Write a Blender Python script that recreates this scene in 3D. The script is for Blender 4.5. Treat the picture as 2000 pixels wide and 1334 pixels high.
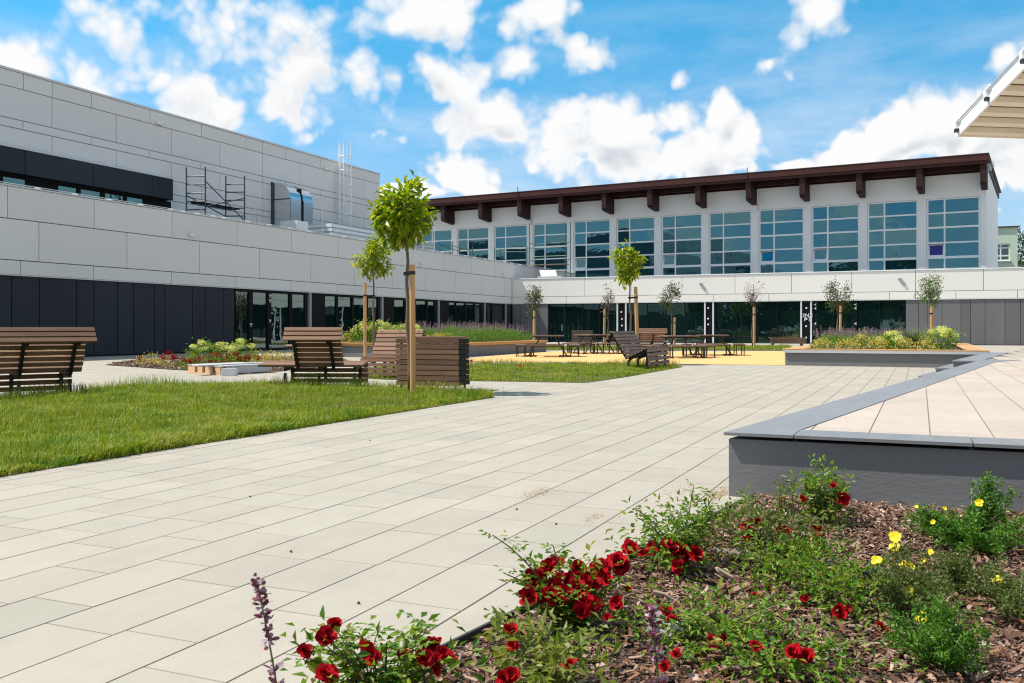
import bpy, math, random
import numpy as np
from mathutils import Vector, Matrix

C = bpy.context.scene
for o in list(bpy.data.objects):
    bpy.data.objects.remove(o)
R_ = math.radians
# ------------------------------------------------------------------ camera
FPX, CX, HY, H = 1822.0, 1000.0, 640.0, 1.1      # focal length, centre and horizon in photo pixels, eye height
TH = math.atan(798 / FPX)
FW = np.array([-math.sin(TH), math.cos(TH), 0.0])
RT = np.array([math.cos(TH), math.sin(TH), 0.0])
UP = np.array([0, 0, 1.0])
cam = bpy.data.cameras.new('camera')
cam.lens = FPX / 2000 * 36
cam.sensor_width = 36
cam.shift_y = -(667 - HY) / 2000
cam.clip_start = 0.05
cam.clip_end = 5000
cam.dof.use_dof = True
cam.dof.focus_distance = 12.0
cam.dof.aperture_fstop = 14.0
co = bpy.data.objects.new('camera', cam)
co.location = (0, 0, H)
co.rotation_euler = (R_(90), 0, TH)
C.collection.objects.link(co)
C.camera = co
# ------------------------------------------------------------------ exposure
C.view_settings.view_transform = 'Standard'
C.view_settings.look = 'None'
C.view_settings.exposure = 0.50
C.view_settings.gamma = 1.0
C.cycles.use_denoising = True
C.cycles.filter_width = 1.15
C.cycles.sample_clamp_indirect = 6.0
# ------------------------------------------------------------------ sun
LIGHT = Vector((1.0, 0.36, -1.75)).normalized()
sl = bpy.data.lights.new('sun', 'SUN')
sl.energy = 5.0
sl.angle = R_(0.5)
sl.color = (1.0, 0.93, 0.83)
so = bpy.data.objects.new('sun', sl)
so.rotation_euler = LIGHT.to_track_quat('-Z', 'Y').to_euler()
so.location = (-30, -12, 60)
C.collection.objects.link(so)


# ------------------------------------------------------------------ photo calibration: a pixel of the photo plus one known plane gives a place
def ray(px):
    return FW + (px - CX) / FPX * RT


def G(px, py, z=0.0):
    d = FPX * (H - z) / (py - HY)
    p = d * ray(px)
    return np.array([p[0], p[1], z])


def atd(px, py, d):
    p = d * ray(px)
    return np.array([p[0], p[1], H - (py - HY) * d / FPX])


def onY(px, py, Y):
    return atd(px, py, Y / ray(px)[1])


def onX(px, py, X):
    return atd(px, py, X / ray(px)[0])


# ------------------------------------------------------------------ node helper
class NT:
    def __init__(s, tree):
        s.t = tree

    def n(s, typ, **kw):
        x = s.t.nodes.new(typ)
        for k, v in kw.items():
            setattr(x, k, v)
        return x

    def put(s, sock, v):
        if isinstance(v, bpy.types.NodeSocket):
            s.t.links.new(v, sock)
        else:
            sock.default_value = v

    def m(s, op, a, b=0.0, c=None, clamp=False):
        x = s.n('ShaderNodeMath', operation=op, use_clamp=clamp)
        s.put(x.inputs[0], a)
        s.put(x.inputs[1], b)
        if c is not None:
            s.put(x.inputs[2], c)
        return x.outputs[0]

    def vm(s, op, a, b=None):
        x = s.n('ShaderNodeVectorMath', operation=op)
        s.put(x.inputs[0], a)
        if b is not None:
            s.put(x.inputs[1], b)
        return x.outputs['Value'] if op in ('LENGTH', 'DOT_PRODUCT') else x.outputs[0]

    def ss(s, v, lo, hi, a=0.0, b=1.0):
        x = s.n('ShaderNodeMapRange', interpolation_type='SMOOTHSTEP')
        for k, q in zip(range(5), (v, lo, hi, a, b)):
            s.put(x.inputs[k], q)
        return x.outputs[0]

    def lin(s, v, lo, hi, a=0.0, b=1.0):
        x = s.n('ShaderNodeMapRange')
        for k, q in zip(range(5), (v, lo, hi, a, b)):
            s.put(x.inputs[k], q)
        return x.outputs[0]

    def mix(s, f, a, b, blend='MIX'):
        x = s.n('ShaderNodeMix', data_type='RGBA', blend_type=blend)
        s.put(x.inputs[0], f)
        s.put(x.inputs[6], a)
        s.put(x.inputs[7], b)
        return x.outputs[2]

    def noise(s, vec, scale, detail=3.0, rough=0.55, dist=0.0, col=False):
        x = s.n('ShaderNodeTexNoise')
        if vec is not None:
            s.put(x.inputs['Vector'], vec)
        x.inputs['Scale'].default_value = scale
        x.inputs['Detail'].default_value = detail
        x.inputs['Roughness'].default_value = rough
        x.inputs['Distortion'].default_value = dist
        return x.outputs['Color' if col else 'Fac']

    def mapping(s, vec, loc=(0, 0, 0), rot=(0, 0, 0), scale=(1, 1, 1), typ='POINT'):
        x = s.n('ShaderNodeMapping', vector_type=typ)
        s.put(x.inputs[0], vec)
        x.inputs[1].default_value = loc
        x.inputs[2].default_value = rot
        x.inputs[3].default_value = scale
        return x.outputs[0]

    def ramp(s, f, pts):
        x = s.n('ShaderNodeValToRGB')
        e = x.color_ramp.elements
        while len(e) < len(pts):
            e.new(0.5)
        for k, (p, c) in enumerate(pts):
            e[k].position = p
            e[k].color = (*c, 1)
        s.put(x.inputs[0], f)
        return x.outputs[0]


def c4(c):
    return (c[0], c[1], c[2], 1.0)


# ------------------------------------------------------------------ world: Nishita sky with cumulus clouds laid out by compass direction and height
W = bpy.data.worlds.new('World')
C.world = W
W.use_nodes = True
W.node_tree.nodes.clear()
n = NT(W.node_tree)
sky = n.n('ShaderNodeTexSky', sky_type='NISHITA', sun_disc=False)
sd = -LIGHT
sky.sun_elevation = math.asin(sd.z)
sky.sun_rotation = math.atan2(sd.x, sd.y)
sky.air_density = 1.0
sky.dust_density = 0.5
sky.ozone_density = 1.6
dirv = n.n('ShaderNodeTexCoord').outputs['Generated']


def cloud_group():
    g = bpy.data.node_groups.new('cloud_field', 'ShaderNodeTree')
    g.interface.new_socket('Dir', in_out='INPUT', socket_type='NodeSocketVector')
    for nm in ('Field', 'Smooth', 'Crease'):
        g.interface.new_socket(nm, in_out='OUTPUT', socket_type='NodeSocketFloat')
    k = NT(g)
    gi, go = k.n('NodeGroupInput'), k.n('NodeGroupOutput')
    d = k.vm('NORMALIZE', gi.outputs[0])
    warp = k.vm('SCALE', k.vm('SUBTRACT', k.noise(d, 9.0, 3, 0.6, col=True), (0.5, 0.5, 0.5)))
    warp.node.inputs['Scale'].default_value = 0.040
    d = k.vm('ADD', d, warp)
    az = k.m('ARCTAN2', k.vm('DOT_PRODUCT', d, tuple(RT)), k.vm('DOT_PRODUCT', d, tuple(FW)))
    el = k.m('ARCSINE', k.vm('DOT_PRODUCT', d, (0, 0, 1)))
    cb = k.n('ShaderNodeCombineXYZ')
    k.put(cb.inputs[0], az)
    k.put(cb.inputs[1], el)
    v = cb.outputs[0]
    blobs = [  # centre x, y, radii in photo pixels, tilt in degrees, strength
        (50, 130, 90, 50, -10, 1.05), (150, 160, 90, 60, -10, 1), (210, 60, 100, 90, 15, .72), (320, 140, 130, 75, -20, .95), (430, 200, 60, 60, -30, .7), (420, 70, 130, 80, 0, .62), (300, 10, 120, 50, 0, .7),
        (560, 50, 150, 75, -15, .85), (610, 140, 110, 90, -25, 1.05), (720, 150, 90, 75, -20, 1.05), (790, 40, 130, 60, 10, 1), (880, 35, 55, 60, 0, 1), (870, 85, 30, 25, 0, .7),
        (830, 130, 80, 40, -35, 1), (890, 175, 80, 48, -30, 1.05), (960, 225, 85, 46, -22, 1.05), (1010, 235, 40, 30, 0, .8),
        (1120, 225, 70, 56, 0, 1.1), (1190, 265, 95, 60, -8, 1.1), (1110, 290, 85, 45, 0, 1.05), (1240, 250, 45, 32, 0, .8), (1140, 325, 80, 18, 0, .6),
        (1065, 25, 80, 45, 15, 1.05), (1010, 128, 55, 30, -5, 1), (1130, 115, 45, 50, -30, 1), (1085, 80, 50, 40, -40, .9),
        (1290, 320, 60, 40, 10, 1), (1360, 300, 80, 50, 0, 1.05), (1440, 280, 50, 44, 0, 1), (1320, 235, 50, 36, -20, .95), (1400, 225, 48, 34, 30, .95), (1450, 325, 40, 18, 0, .7),
        (1600, 30, 62, 46, 35, 1.05), (1545, 80, 60, 38, 40, 1.05), (1500, 130, 46, 26, 20, .95), (1550, 145, 26, 20, 0, .7), (1320, 157, 24, 28, 0, .72),
        (1690, 300, 90, 40, 20, 1.05), (1770, 255, 95, 60, 25, 1.1), (1850, 225, 80, 55, 10, 1.1), (1930, 250, 110, 80, 0, 1.15), (1960, 120, 50, 36, 40, .95), (1985, 180, 60, 60, 0, .95), (1960, 340, 120, 50, 0, .95), (1930, 400, 70, 25, 0, .6),
        (910, 355, 60, 34, 0, 1.1), (845, 378, 60, 20, 0, .95), (955, 368, 40, 16, 0, .8), (1570, 322, 46, 13, 0, .85), (770, 372, 40, 14, 0, .75),
        (-260, 120, 200, 110, 0, .9), (2350, 150, 220, 120, 0, 1), (-500, 300, 180, 80, 0, .8), (2700, 320, 200, 70, 0, .9)]
    cur = None
    for (bx, by, rx, ry, rot, st) in blobs:
        a = math.atan((bx - CX) / FPX)
        e = math.atan((HY - by) / FPX * math.cos(a))
        ra, re = rx / FPX * math.cos(a) ** 2 * 1.12, ry / FPX * math.cos(a) * 1.12
        mp = k.mapping(v, (a, e, 0), (0, 0, R_(rot)), (ra, re, 1), 'TEXTURE')
        f = k.m('MULTIPLY_ADD', k.vm('LENGTH', mp), -0.85, st)
        cur = f if cur is None else k.m('SMOOTH_MAX', cur, f, 0.25)
    front = k.m('MAXIMUM', cur, -0.6)
    back = k.m('MULTIPLY_ADD', k.noise(d, 2.6, 4, 0.55), 3.6, -1.45)  # generic clouds out of view, added overhead to neutralise blue ambient light
    f = k.n('ShaderNodeMix', data_type='FLOAT')
    k.put(f.inputs[0], k.m('MAXIMUM', k.ss(k.m('ABSOLUTE', az), 0.95, 1.25), k.ss(el, 0.40, 0.55)))
    k.put(f.inputs[2], front)
    k.put(f.inputs[3], back)
    # billowing edges: large and small rounded lumps plus fine wisps
    v1 = k.n('ShaderNodeTexVoronoi', feature='F1')
    k.put(v1.inputs['Vector'], d)
    v1.inputs['Scale'].default_value = 17.0
    v1.inputs['Detail'].default_value = 2.0
    v1.inputs['Roughness'].default_value = 0.55
    v1.inputs['Lacunarity'].default_value = 2.3
    nz = k.noise(d, 11.0, 8, 0.58)
    out = k.m('ADD', f.outputs[0], k.m('MULTIPLY_ADD', nz, 1.45, -0.80))
    k.put(go.inputs[1], out)
    k.put(go.inputs[2], v1.outputs['Distance'])
    k.put(go.inputs[0], k.m('ADD', out, k.m('MULTIPLY_ADD', v1.outputs['Distance'], -0.95, 0.86)))
    return g


cg = cloud_group()


def field(off):
    x = n.n('ShaderNodeGroup')
    x.node_tree = cg
    n.put(x.inputs[0], n.vm('ADD', dirv, off))
    return x.outputs


g0 = field((0, 0, 0))
f0 = g0[0]
g1 = field(tuple(0.026 * np.array([-0.35, -0.1, 0.93])))
elev = n.vm('DOT_PRODUCT', dirv, (0, 0, 1))
mask = n.ss(f0, -0.10, n.ss(elev, 0.14, 0.30, 0.26, 0.62))
lit = n.ss(n.m('ADD', n.m('SUBTRACT', g0[1], g1[1]), n.m('MULTIPLY_ADD', g0[2], -0.50, 0.30)), -0.66, 0.14)
thick = n.ss(f0, 0.15, 0.9)
shade = n.m('MULTIPLY', n.m('SUBTRACT', 1.0, lit), thick, clamp=True)
cloudc = n.mix(shade, (8.2, 8.2, 8.2, 1), (4.3, 4.8, 5.5, 1))
tint = n.mix(n.ss(elev, 0.02, 0.42), (1.05, 1.10, 1.25, 1), (0.17, 1.35, 1.56, 1))
skyc = n.mix(1.0, sky.outputs[0], tint, 'MULTIPLY')
veil = n.m('MULTIPLY', n.ss(n.noise(n.mapping(dirv, scale=(2.2, 2.2, 7)), 3.0, 5, 0.6), 0.36, 0.75), n.ss(elev, 0.42, 0.16, 0.0, 0.40))
skyc = n.mix(veil, skyc, (7.6, 8.0, 8.4, 1))
fin = n.mix(mask, skyc, cloudc)
bg = n.n('ShaderNodeBackground')
n.put(bg.inputs[0], fin)
bg.inputs[1].default_value = 0.085
n.put(n.n('ShaderNodeOutputWorld').inputs[0], bg.outputs[0])
C.world.cycles.sampling_method = 'MANUAL'
C.world.cycles.sample_map_resolution = 512


# ------------------------------------------------------------------ materials
def new_mat(name):
    m = bpy.data.materials.new(name)
    m.use_nodes = True
    m.node_tree.nodes.clear()
    k = NT(m.node_tree)
    b = k.n('ShaderNodeBsdfPrincipled')
    o = k.n('ShaderNodeOutputMaterial')
    k.put(o.inputs[0], b.outputs[0])
    return m, k, b, o


def pm(name, col, rough=0.6, var=0.15, scale=4.0, island=0.0, bump=0.0, bscale=60.0, metal=0.0, spec=0.5, stretch=None, dirt=None, detail=4):
    m, k, b, o = new_mat(name)
    vec = k.n('ShaderNodeTexCoord').outputs['Object']
    if stretch:
        vec = k.mapping(vec, scale=stretch)
    f = k.m('MULTIPLY_ADD', k.noise(vec, scale, detail, 0.6), 2 * var, 1 - var)
    if island:
        rnd = k.n('ShaderNodeNewGeometry').outputs['Random Per Island']
        f = k.m('MULTIPLY', f, k.m('MULTIPLY_ADD', rnd, 2 * island, 1 - island))
    cs = k.vm('SCALE', tuple(col))
    k.put(cs.node.inputs['Scale'], f)
    if dirt:
        df = k.ss(k.noise(vec, dirt[1], 6, 0.65), 0.52, 0.75)
        cs = k.mix(k.m('MULTIPLY', df, dirt[2]), cs, c4(dirt[0]))
    k.put(b.inputs['Base Color'], cs)
    b.inputs['Roughness'].default_value = rough
    b.inputs['Metallic'].default_value = metal
    b.inputs['Specular IOR Level'].default_value = spec
    if bump:
        bn = k.n('ShaderNodeBump')
        bn.inputs['Strength'].default_value = 1.0
        bn.inputs['Distance'].default_value = bump
        k.put(bn.inputs['Height'], k.noise(vec, bscale, 5, 0.6))
        k.put(b.inputs['Normal'], bn.outputs[0])
    return m


def leaf_mat(name, cols, rough=0.45, trans=0.35, tcol=None, spec=0.4):
    m, k, b, o = new_mat(name)
    rnd = k.n('ShaderNodeNewGeometry').outputs['Random Per Island']
    pts = [(i / max(1, len(cols) - 1), c) for i, c in enumerate(cols)]
    col = k.ramp(rnd, pts)
    k.put(b.inputs['Base Color'], col)
    b.inputs['Roughness'].default_value = rough
    b.inputs['Specular IOR Level'].default_value = spec
    tr = k.n('ShaderNodeBsdfTranslucent')
    k.put(tr.inputs[0], k.mix(1.0, col, c4(tcol or (1.5, 1.5, 0.6)), 'MULTIPLY'))
    mx = k.n('ShaderNodeMixShader')
    mx.inputs[0].default_value = trans
    k.put(mx.inputs[1], b.outputs[0])
    k.put(mx.inputs[2], tr.outputs[0])
    k.put(o.inputs[0], mx.outputs[0])
    return m


def glass_mat(name, deep, tint, f0, wave=0.0, wscale=0.7, f1=1.0, tilt=0.012):
    """coated glazing over a dim room: dark body plus a clear reflection that grows at grazing angles"""
    m, k, b, o = new_mat(name)
    vec = k.n('ShaderNodeTexCoord').outputs['Object']
    dark = k.mix(k.noise(vec, 0.35, 3, 0.6), c4(tuple(0.45 * x for x in deep)), c4(tuple(1.5 * x for x in deep)))
    k.put(b.inputs['Base Color'], dark)
    b.inputs['Roughness'].default_value = 0.35
    b.inputs['Specular IOR Level'].default_value = 0.0
    gl = k.n('ShaderNodeBsdfGlossy')
    gl.inputs['Color'].default_value = c4(tint)
    gl.inputs['Roughness'].default_value = 0.0
    if wave:
        bn = k.n('ShaderNodeBump')
        bn.inputs['Distance'].default_value = wave
        k.put(bn.inputs['Height'], k.noise(k.mapping(vec, scale=(1, 1, 1.6)), wscale, 2, 0.5, 0.6))
        # every pane sits a hair out of plane, as real panes do
        rv = k.n('ShaderNodeTexWhiteNoise', noise_dimensions='1D')
        k.put(rv.inputs['W'], k.m('MULTIPLY', k.n('ShaderNodeObjectInfo').outputs['Random'], 91.7))
        off = k.vm('SCALE', k.vm('SUBTRACT', rv.outputs['Color'], (0.5, 0.5, 0.5)))
        off.node.inputs['Scale'].default_value = tilt
        k.put(gl.inputs['Normal'], k.vm('NORMALIZE', k.vm('ADD', bn.outputs[0], off)))
    lw = k.n('ShaderNodeLayerWeight')
    lw.inputs['Blend'].default_value = 0.5
    fr = k.m('POWER', lw.outputs['Facing'], 3.0)
    mx = k.n('ShaderNodeMixShader')
    k.put(mx.inputs[0], k.m('MULTIPLY_ADD', fr, f1 - f0, f0))
    k.put(mx.inputs[1], b.outputs[0])
    k.put(mx.inputs[2], gl.outputs[0])
    k.put(o.inputs[0], mx.outputs[0])
    return m


M = {}
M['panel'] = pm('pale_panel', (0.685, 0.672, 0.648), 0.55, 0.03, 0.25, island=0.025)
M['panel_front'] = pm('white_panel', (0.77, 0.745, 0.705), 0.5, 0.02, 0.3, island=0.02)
M['joint'] = pm('panel_joint', (0.09, 0.09, 0.095), 0.8, 0.1)
M['cap'] = pm('parapet_metal', (0.60, 0.60, 0.60), 0.4, 0.05, metal=0.0)
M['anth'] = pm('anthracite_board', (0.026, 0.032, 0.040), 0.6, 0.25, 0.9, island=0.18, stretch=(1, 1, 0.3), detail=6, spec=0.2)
M['anth_lit'] = pm('anthracite_board_lit', (0.122, 0.122, 0.128), 0.6, 0.14, 0.9, island=0.12, stretch=(1, 1, 0.3), detail=6)  # lit copy of the anthracite board, sunlight put into a paler base colour
M['frame_dark'] = pm('dark_frame', (0.008, 0.009, 0.010), 0.5, 0.1, spec=0.08)
M['frame_white'] = pm('white_frame', (0.80, 0.80, 0.80), 0.4, 0.03)
M['post'] = pm('silver_post', (0.55, 0.57, 0.60), 0.35, 0.06)
M['plaster'] = pm('white_render', (0.80, 0.79, 0.77), 0.85, 0.04, 0.5, bump=0.004, bscale=90)
M['glass_side'] = glass_mat('side_glass', (0.002, 0.008, 0.008), (0.72, 0.90, 0.88), 0.20, 0.003, 0.5, 1.0)
M['glass_front'] = glass_mat('front_glass', (0.003, 0.011, 0.011), (0.50, 0.80, 0.80), 0.13, 0.004, 0.5, 0.8)
M['glass_hall'] = glass_mat('hall_glass', (0.006, 0.040, 0.055), (0.28, 0.60, 0.69), 0.24, 0.007, 0.6, 0.8, 0.05)
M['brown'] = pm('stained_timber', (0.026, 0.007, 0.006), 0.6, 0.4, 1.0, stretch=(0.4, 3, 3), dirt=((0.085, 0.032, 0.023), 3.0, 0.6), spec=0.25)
M['fascia'] = pm('stained_timber_lit', (0.052, 0.015, 0.012), 0.6, 0.4, 1.0, stretch=(0.4, 3, 3), dirt=((0.11, 0.044, 0.034), 3.0, 0.6), spec=0.25)  # same stained timber, sunlight put in as a redder, lighter colour
M['roof_metal'] = pm('roof_sheet', (0.06, 0.045, 0.045), 0.5, 0.1)
M['galv'] = pm('galvanised_sheet', (0.62, 0.66, 0.68), 0.22, 0.12, 2.0, metal=0.95, stretch=(0.3, 0.3, 5))
M['galv_matt'] = pm('galvanised_matt', (0.42, 0.45, 0.47), 0.5, 0.10, 2.0)
M['white_metal'] = pm('white_metal', (0.82, 0.83, 0.84), 0.4, 0.04)
M['black_metal'] = pm('black_metal', (0.012, 0.012, 0.013), 0.45, 0.2)
M['scaff'] = pm('dark_scaffold_tube', (0.035, 0.045, 0.055), 0.5, 0.2)
M['scaff_green'] = pm('green_scaffold_tube', (0.020, 0.10, 0.055), 0.5, 0.3, 8, dirt=((0.25, 0.24, 0.2), 9.0, 0.5))
M['board'] = pm('scaffold_board', (0.30, 0.21, 0.13), 0.7, 0.3, 3)
M['slat'] = pm('brown_slat', (0.190, 0.104, 0.062), 0.8, 0.42, 3.0, island=0.30, stretch=(0.7, 9, 9), dirt=((0.10, 0.055, 0.037), 1.6, 0.5), bump=0.001, bscale=20, detail=6)
M['slat_far'] = pm('brown_slat_weathered', (0.185, 0.125, 0.095), 0.75, 0.3, 3.0, island=0.2, stretch=(0.7, 9, 9))
M['stake'] = pm('pine_stake', (0.55, 0.30, 0.115), 0.55, 0.22, 4.0, stretch=(3, 3, 0.35), dirt=((0.36, 0.17, 0.055), 5.0, 0.5), detail=6)
M['pale_wood'] = pm('pale_wood', (0.62, 0.40, 0.24), 0.6, 0.2, 5.0, stretch=(1, 1, 4))
M['grey_wood'] = pm('grey_wood', (0.42, 0.42, 0.42), 0.7, 0.2, 3.0, stretch=(0.5, 4, 4))
M['deck'] = pm('planter_decking', (0.50, 0.27, 0.10), 0.5, 0.16, 2.0, island=0.08, stretch=(0.6, 4, 4))
M['trunk'] = pm('sapling_bark', (0.145, 0.105, 0.08), 0.7, 0.45, 14.0, bump=0.004, bscale=40, stretch=(1, 1, 0.4))
M['strap'] = pm('black_strap', (0.015, 0.015, 0.017), 0.5, 0.1)
M['plas_grey'] = pm('grey_render', (0.160, 0.160, 0.165), 0.75, 0.10, 1.3, bump=0.0022, bscale=24, stretch=(1, 1, 2.2), dirt=((0.105, 0.105, 0.11), 0.9, 0.4))
M['plas_side'] = pm('grey_render_rough', (0.175, 0.175, 0.18), 0.75, 0.12, 1.3, bump=0.004, bscale=30)
M['coping'] = pm('slate_coping', (0.188, 0.190, 0.197), 0.5, 0.12, 3.0, island=0.07, stretch=(4, 0.8, 1), dirt=((0.25, 0.25, 0.255), 4, 0.5))
M['epdm'] = pm('sand_rubber', (0.64, 0.355, 0.130), 0.9, 0.07, 3.0, bump=0.003, bscale=160)
M['soil'] = pm('dry_soil', (0.055, 0.050, 0.018), 0.95, 0.5, 2.0, bump=0.01, bscale=30, dirt=((0.17, 0.14, 0.075), 1.1, 0.7))
M['mulch_soil'] = pm('dark_mulch_soil', (0.055, 0.032, 0.022), 0.95, 0.5, 9.0, bump=0.02, bscale=40)
M['ground'] = pm('gravel_ground', (0.30, 0.29, 0.27), 0.9, 0.15, 0.3)
M['edging'] = pm('black_edging', (0.03, 0.03, 0.03), 0.6, 0.2)
M['gravel'] = pm('white_gravel', (0.55, 0.54, 0.52), 0.9, 0.3, 12.0, bump=0.02, bscale=30)
M['canvas'] = pm('canopy_sheet', (0.82, 0.74, 0.60), 0.6, 0.10, 0.8, dirt=((0.70, 0.61, 0.47), 1.2, 0.5))
M['rib_shade'] = pm('canopy_rib_shade', (0.20, 0.15, 0.09), 0.7, 0.2)  # brown shadow tone for the lines along the canopy ribs
M['mint'] = pm('mint_render', (0.52, 0.62, 0.50), 0.85, 0.05, 0.4)
M['white'] = pm('white_plastic', (0.78, 0.79, 0.80), 0.45, 0.05)
M['grey_lamp'] = pm('lamp_body', (0.30, 0.31, 0.32), 0.4, 0.05)
M['roofing'] = pm('grey_roofing', (0.25, 0.25, 0.26), 0.8, 0.1)
M['blue'] = pm('blue_blind', (0.015, 0.015, 0.20), 0.6, 0.1)
M['pebble'] = pm('dark_pebble', (0.05, 0.045, 0.04), 0.8, 0.3, 20)


def slab_mat(name, base, isl, tint, joint_dirt):
    m, k, b, o = new_mat(name)
    vec = k.n('ShaderNodeTexCoord').outputs['Object']
    rnd = k.n('ShaderNodeNewGeometry').outputs['Random Per Island']
    f = k.m('MULTIPLY', k.m('MULTIPLY_ADD', k.noise(vec, 1.6, 6, 0.7), 0.26, 0.87), k.m('MULTIPLY_ADD', rnd, 2 * isl, 1 - isl))
    f = k.m('MULTIPLY', f, k.m('MULTIPLY_ADD', k.noise(vec, 150, 3, 0.8), 0.34, 0.83))
    f = k.m('MULTIPLY', f, k.m('MULTIPLY_ADD', k.noise(k.mapping(vec, scale=(1, 0.35, 1)), 9, 6, 0.75), 0.22, 0.89))
    c = k.mix(k.m('FRACT', k.m('MULTIPLY', rnd, 7.31)), c4(base), c4(tint))
    cs = k.vm('SCALE', c)
    k.put(cs.node.inputs['Scale'], f)
    sand = k.m('MULTIPLY', k.ss(k.noise(vec, 0.55, 6, 0.75), 0.60, 0.78), joint_dirt)
    grit = k.m('MULTIPLY', sand, k.ss(k.noise(vec, 90, 3, 0.7), 0.42, 0.6))
    cs = k.mix(grit, cs, (0.40, 0.27, 0.16, 1))
    k.put(b.inputs['Base Color'], cs)
    b.inputs['Roughness'].default_value = 0.75
    b.inputs['Specular IOR Level'].default_value = 0.3
    bn = k.n('ShaderNodeBump')
    bn.inputs['Distance'].default_value = 0.0012
    k.put(bn.inputs['Height'], k.noise(vec, 260, 3, 0.7))
    k.put(b.inputs['Normal'], bn.outputs[0])
    return m


M['slab'] = slab_mat('concrete_slab', (0.322, 0.296, 0.247), 0.055, (0.338, 0.301, 0.250), 0.5)
M['slab_pink'] = slab_mat('sandy_slab', (0.395, 0.335, 0.285), 0.04, (0.41, 0.35, 0.30), 0.15)



def grass_mat():
    m = leaf_mat('grass_blade', [(0.065, 0.145, 0.004), (0.140, 0.230, 0.006), (0.22, 0.275, 0.010), (0.32, 0.31, 0.020), (0.095, 0.185, 0.005), (0.40, 0.36, 0.11)], 0.55, 0.3, (1.4, 1.5, 0.3), spec=0.25)
    k = NT(m.node_tree)
    b = next(q for q in m.node_tree.nodes if q.type == 'BSDF_PRINCIPLED')
    tr = next(q for q in m.node_tree.nodes if q.type == 'BSDF_TRANSLUCENT')
    rmp = next(q for q in m.node_tree.nodes if q.type == 'VALTORGB').outputs[0]
    vec = k.n('ShaderNodeTexCoord').outputs['Object']
    dry = k.m('MULTIPLY', k.ss(k.noise(vec, 0.9, 6, 0.7), 0.46, 0.66), 0.68)
    deep = k.m('MULTIPLY', k.ss(k.noise(k.vm('ADD', vec, (31, 7, 0)), 1.4, 5, 0.65), 0.50, 0.66), 0.8)
    c = k.mix(dry, rmp, (0.34, 0.30, 0.075, 1))
    c = k.mix(deep, c, (0.065, 0.165, 0.006, 1))
    k.put(b.inputs['Base Color'], c)
    k.put(tr.inputs[0], k.mix(1.0, c, (1.4, 1.5, 0.3, 1), 'MULTIPLY'))
    return m


M['grass'] = grass_mat()
M['stage_bed'] = pm('sandy_joint', (0.20, 0.155, 0.115), 0.9, 0.3, 8.0)
M['tree'] = leaf_mat('young_leaf', [(0.11, 0.20, 0.008), (0.19, 0.29, 0.010), (0.29, 0.36, 0.012), (0.38, 0.38, 0.020), (0.15, 0.25, 0.008), (0.06, 0.12, 0.006)], 0.35, 0.42, (1.7, 1.6, 0.3))
M['tree_red'] = leaf_mat('young_leaf_tip', [(0.18, 0.21, 0.02), (0.26, 0.17, 0.03), (0.2, 0.22, 0.02)], 0.35, 0.4)
M['olive'] = leaf_mat('olive_leaf', [(0.040, 0.062, 0.014), (0.065, 0.088, 0.020), (0.095, 0.115, 0.032), (0.05, 0.075, 0.016)], 0.5, 0.25, (1.4, 1.4, 0.6))
M['olive_green'] = leaf_mat('fresh_small_leaf', [(0.06, 0.12, 0.018), (0.10, 0.17, 0.028), (0.14, 0.2, 0.04)], 0.45, 0.3)
M['sparse'] = leaf_mat('dry_small_leaf', [(0.17, 0.115, 0.075), (0.12, 0.105, 0.055), (0.22, 0.16, 0.11)], 0.6, 0.2, (1.2, 1.1, 0.8))
M['rose_leaf'] = leaf_mat('rose_leaf', [(0.040, 0.115, 0.008), (0.085, 0.195, 0.012), (0.16, 0.27, 0.016), (0.06, 0.145, 0.012), (0.24, 0.30, 0.025), (0.16, 0.11, 0.03)], 0.5, 0.32, (1.5, 1.6, 0.5), spec=0.35)
M['rose_new'] = leaf_mat('rose_new_leaf', [(0.13, 0.18, 0.03), (0.19, 0.23, 0.045), (0.22, 0.22, 0.06)], 0.5, 0.35, (1.5, 1.6, 0.5), spec=0.35)
M['rose_stem'] = pm('rose_stem', (0.10, 0.075, 0.03), 0.5, 0.4, 10)
M['green_stem'] = pm('green_stem', (0.10, 0.13, 0.035), 0.5, 0.3, 10)
M['rose'] = leaf_mat('rose_petal', [(0.23, 0.001, 0.006), (0.31, 0.002, 0.008), (0.40, 0.004, 0.011), (0.14, 0.001, 0.005)], 0.7, 0.15, (1.3, 0.3, 0.4), spec=0.08)
M['pollen'] = pm('yellow_stamen', (0.75, 0.5, 0.04), 0.6, 0.2)
M['potent'] = leaf_mat('fine_leaf', [(0.035, 0.115, 0.008), (0.065, 0.175, 0.012), (0.115, 0.235, 0.018), (0.05, 0.14, 0.010)], 0.5, 0.3, (1.4, 1.6, 0.4))
M['potent_low'] = leaf_mat('fine_leaf_olive', [(0.07, 0.105, 0.02), (0.10, 0.14, 0.03), (0.14, 0.165, 0.04)], 0.5, 0.3)
M['yellow'] = leaf_mat('yellow_petal', [(0.80, 0.62, 0.015), (0.85, 0.72, 0.02)], 0.5, 0.25, (1.2, 1.1, 0.3))
M['euon'] = leaf_mat('golden_leaf', [(0.55, 0.43, 0.06), (0.70, 0.57, 0.13), (0.64, 0.44, 0.09), (0.30, 0.31, 0.05), (0.78, 0.70, 0.30)], 0.4, 0.2, (1.2, 1.2, 0.5))
M['catmint'] = leaf_mat('catmint_leaf', [(0.06, 0.15, 0.014), (0.11, 0.22, 0.022), (0.17, 0.27, 0.04)], 0.5, 0.3)
M['mauve'] = leaf_mat('mauve_floret', [(0.30, 0.20, 0.235), (0.40, 0.29, 0.32), (0.24, 0.17, 0.185), (0.33, 0.26, 0.25)], 0.6, 0.25, (1.1, 1.0, 1.1))
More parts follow.
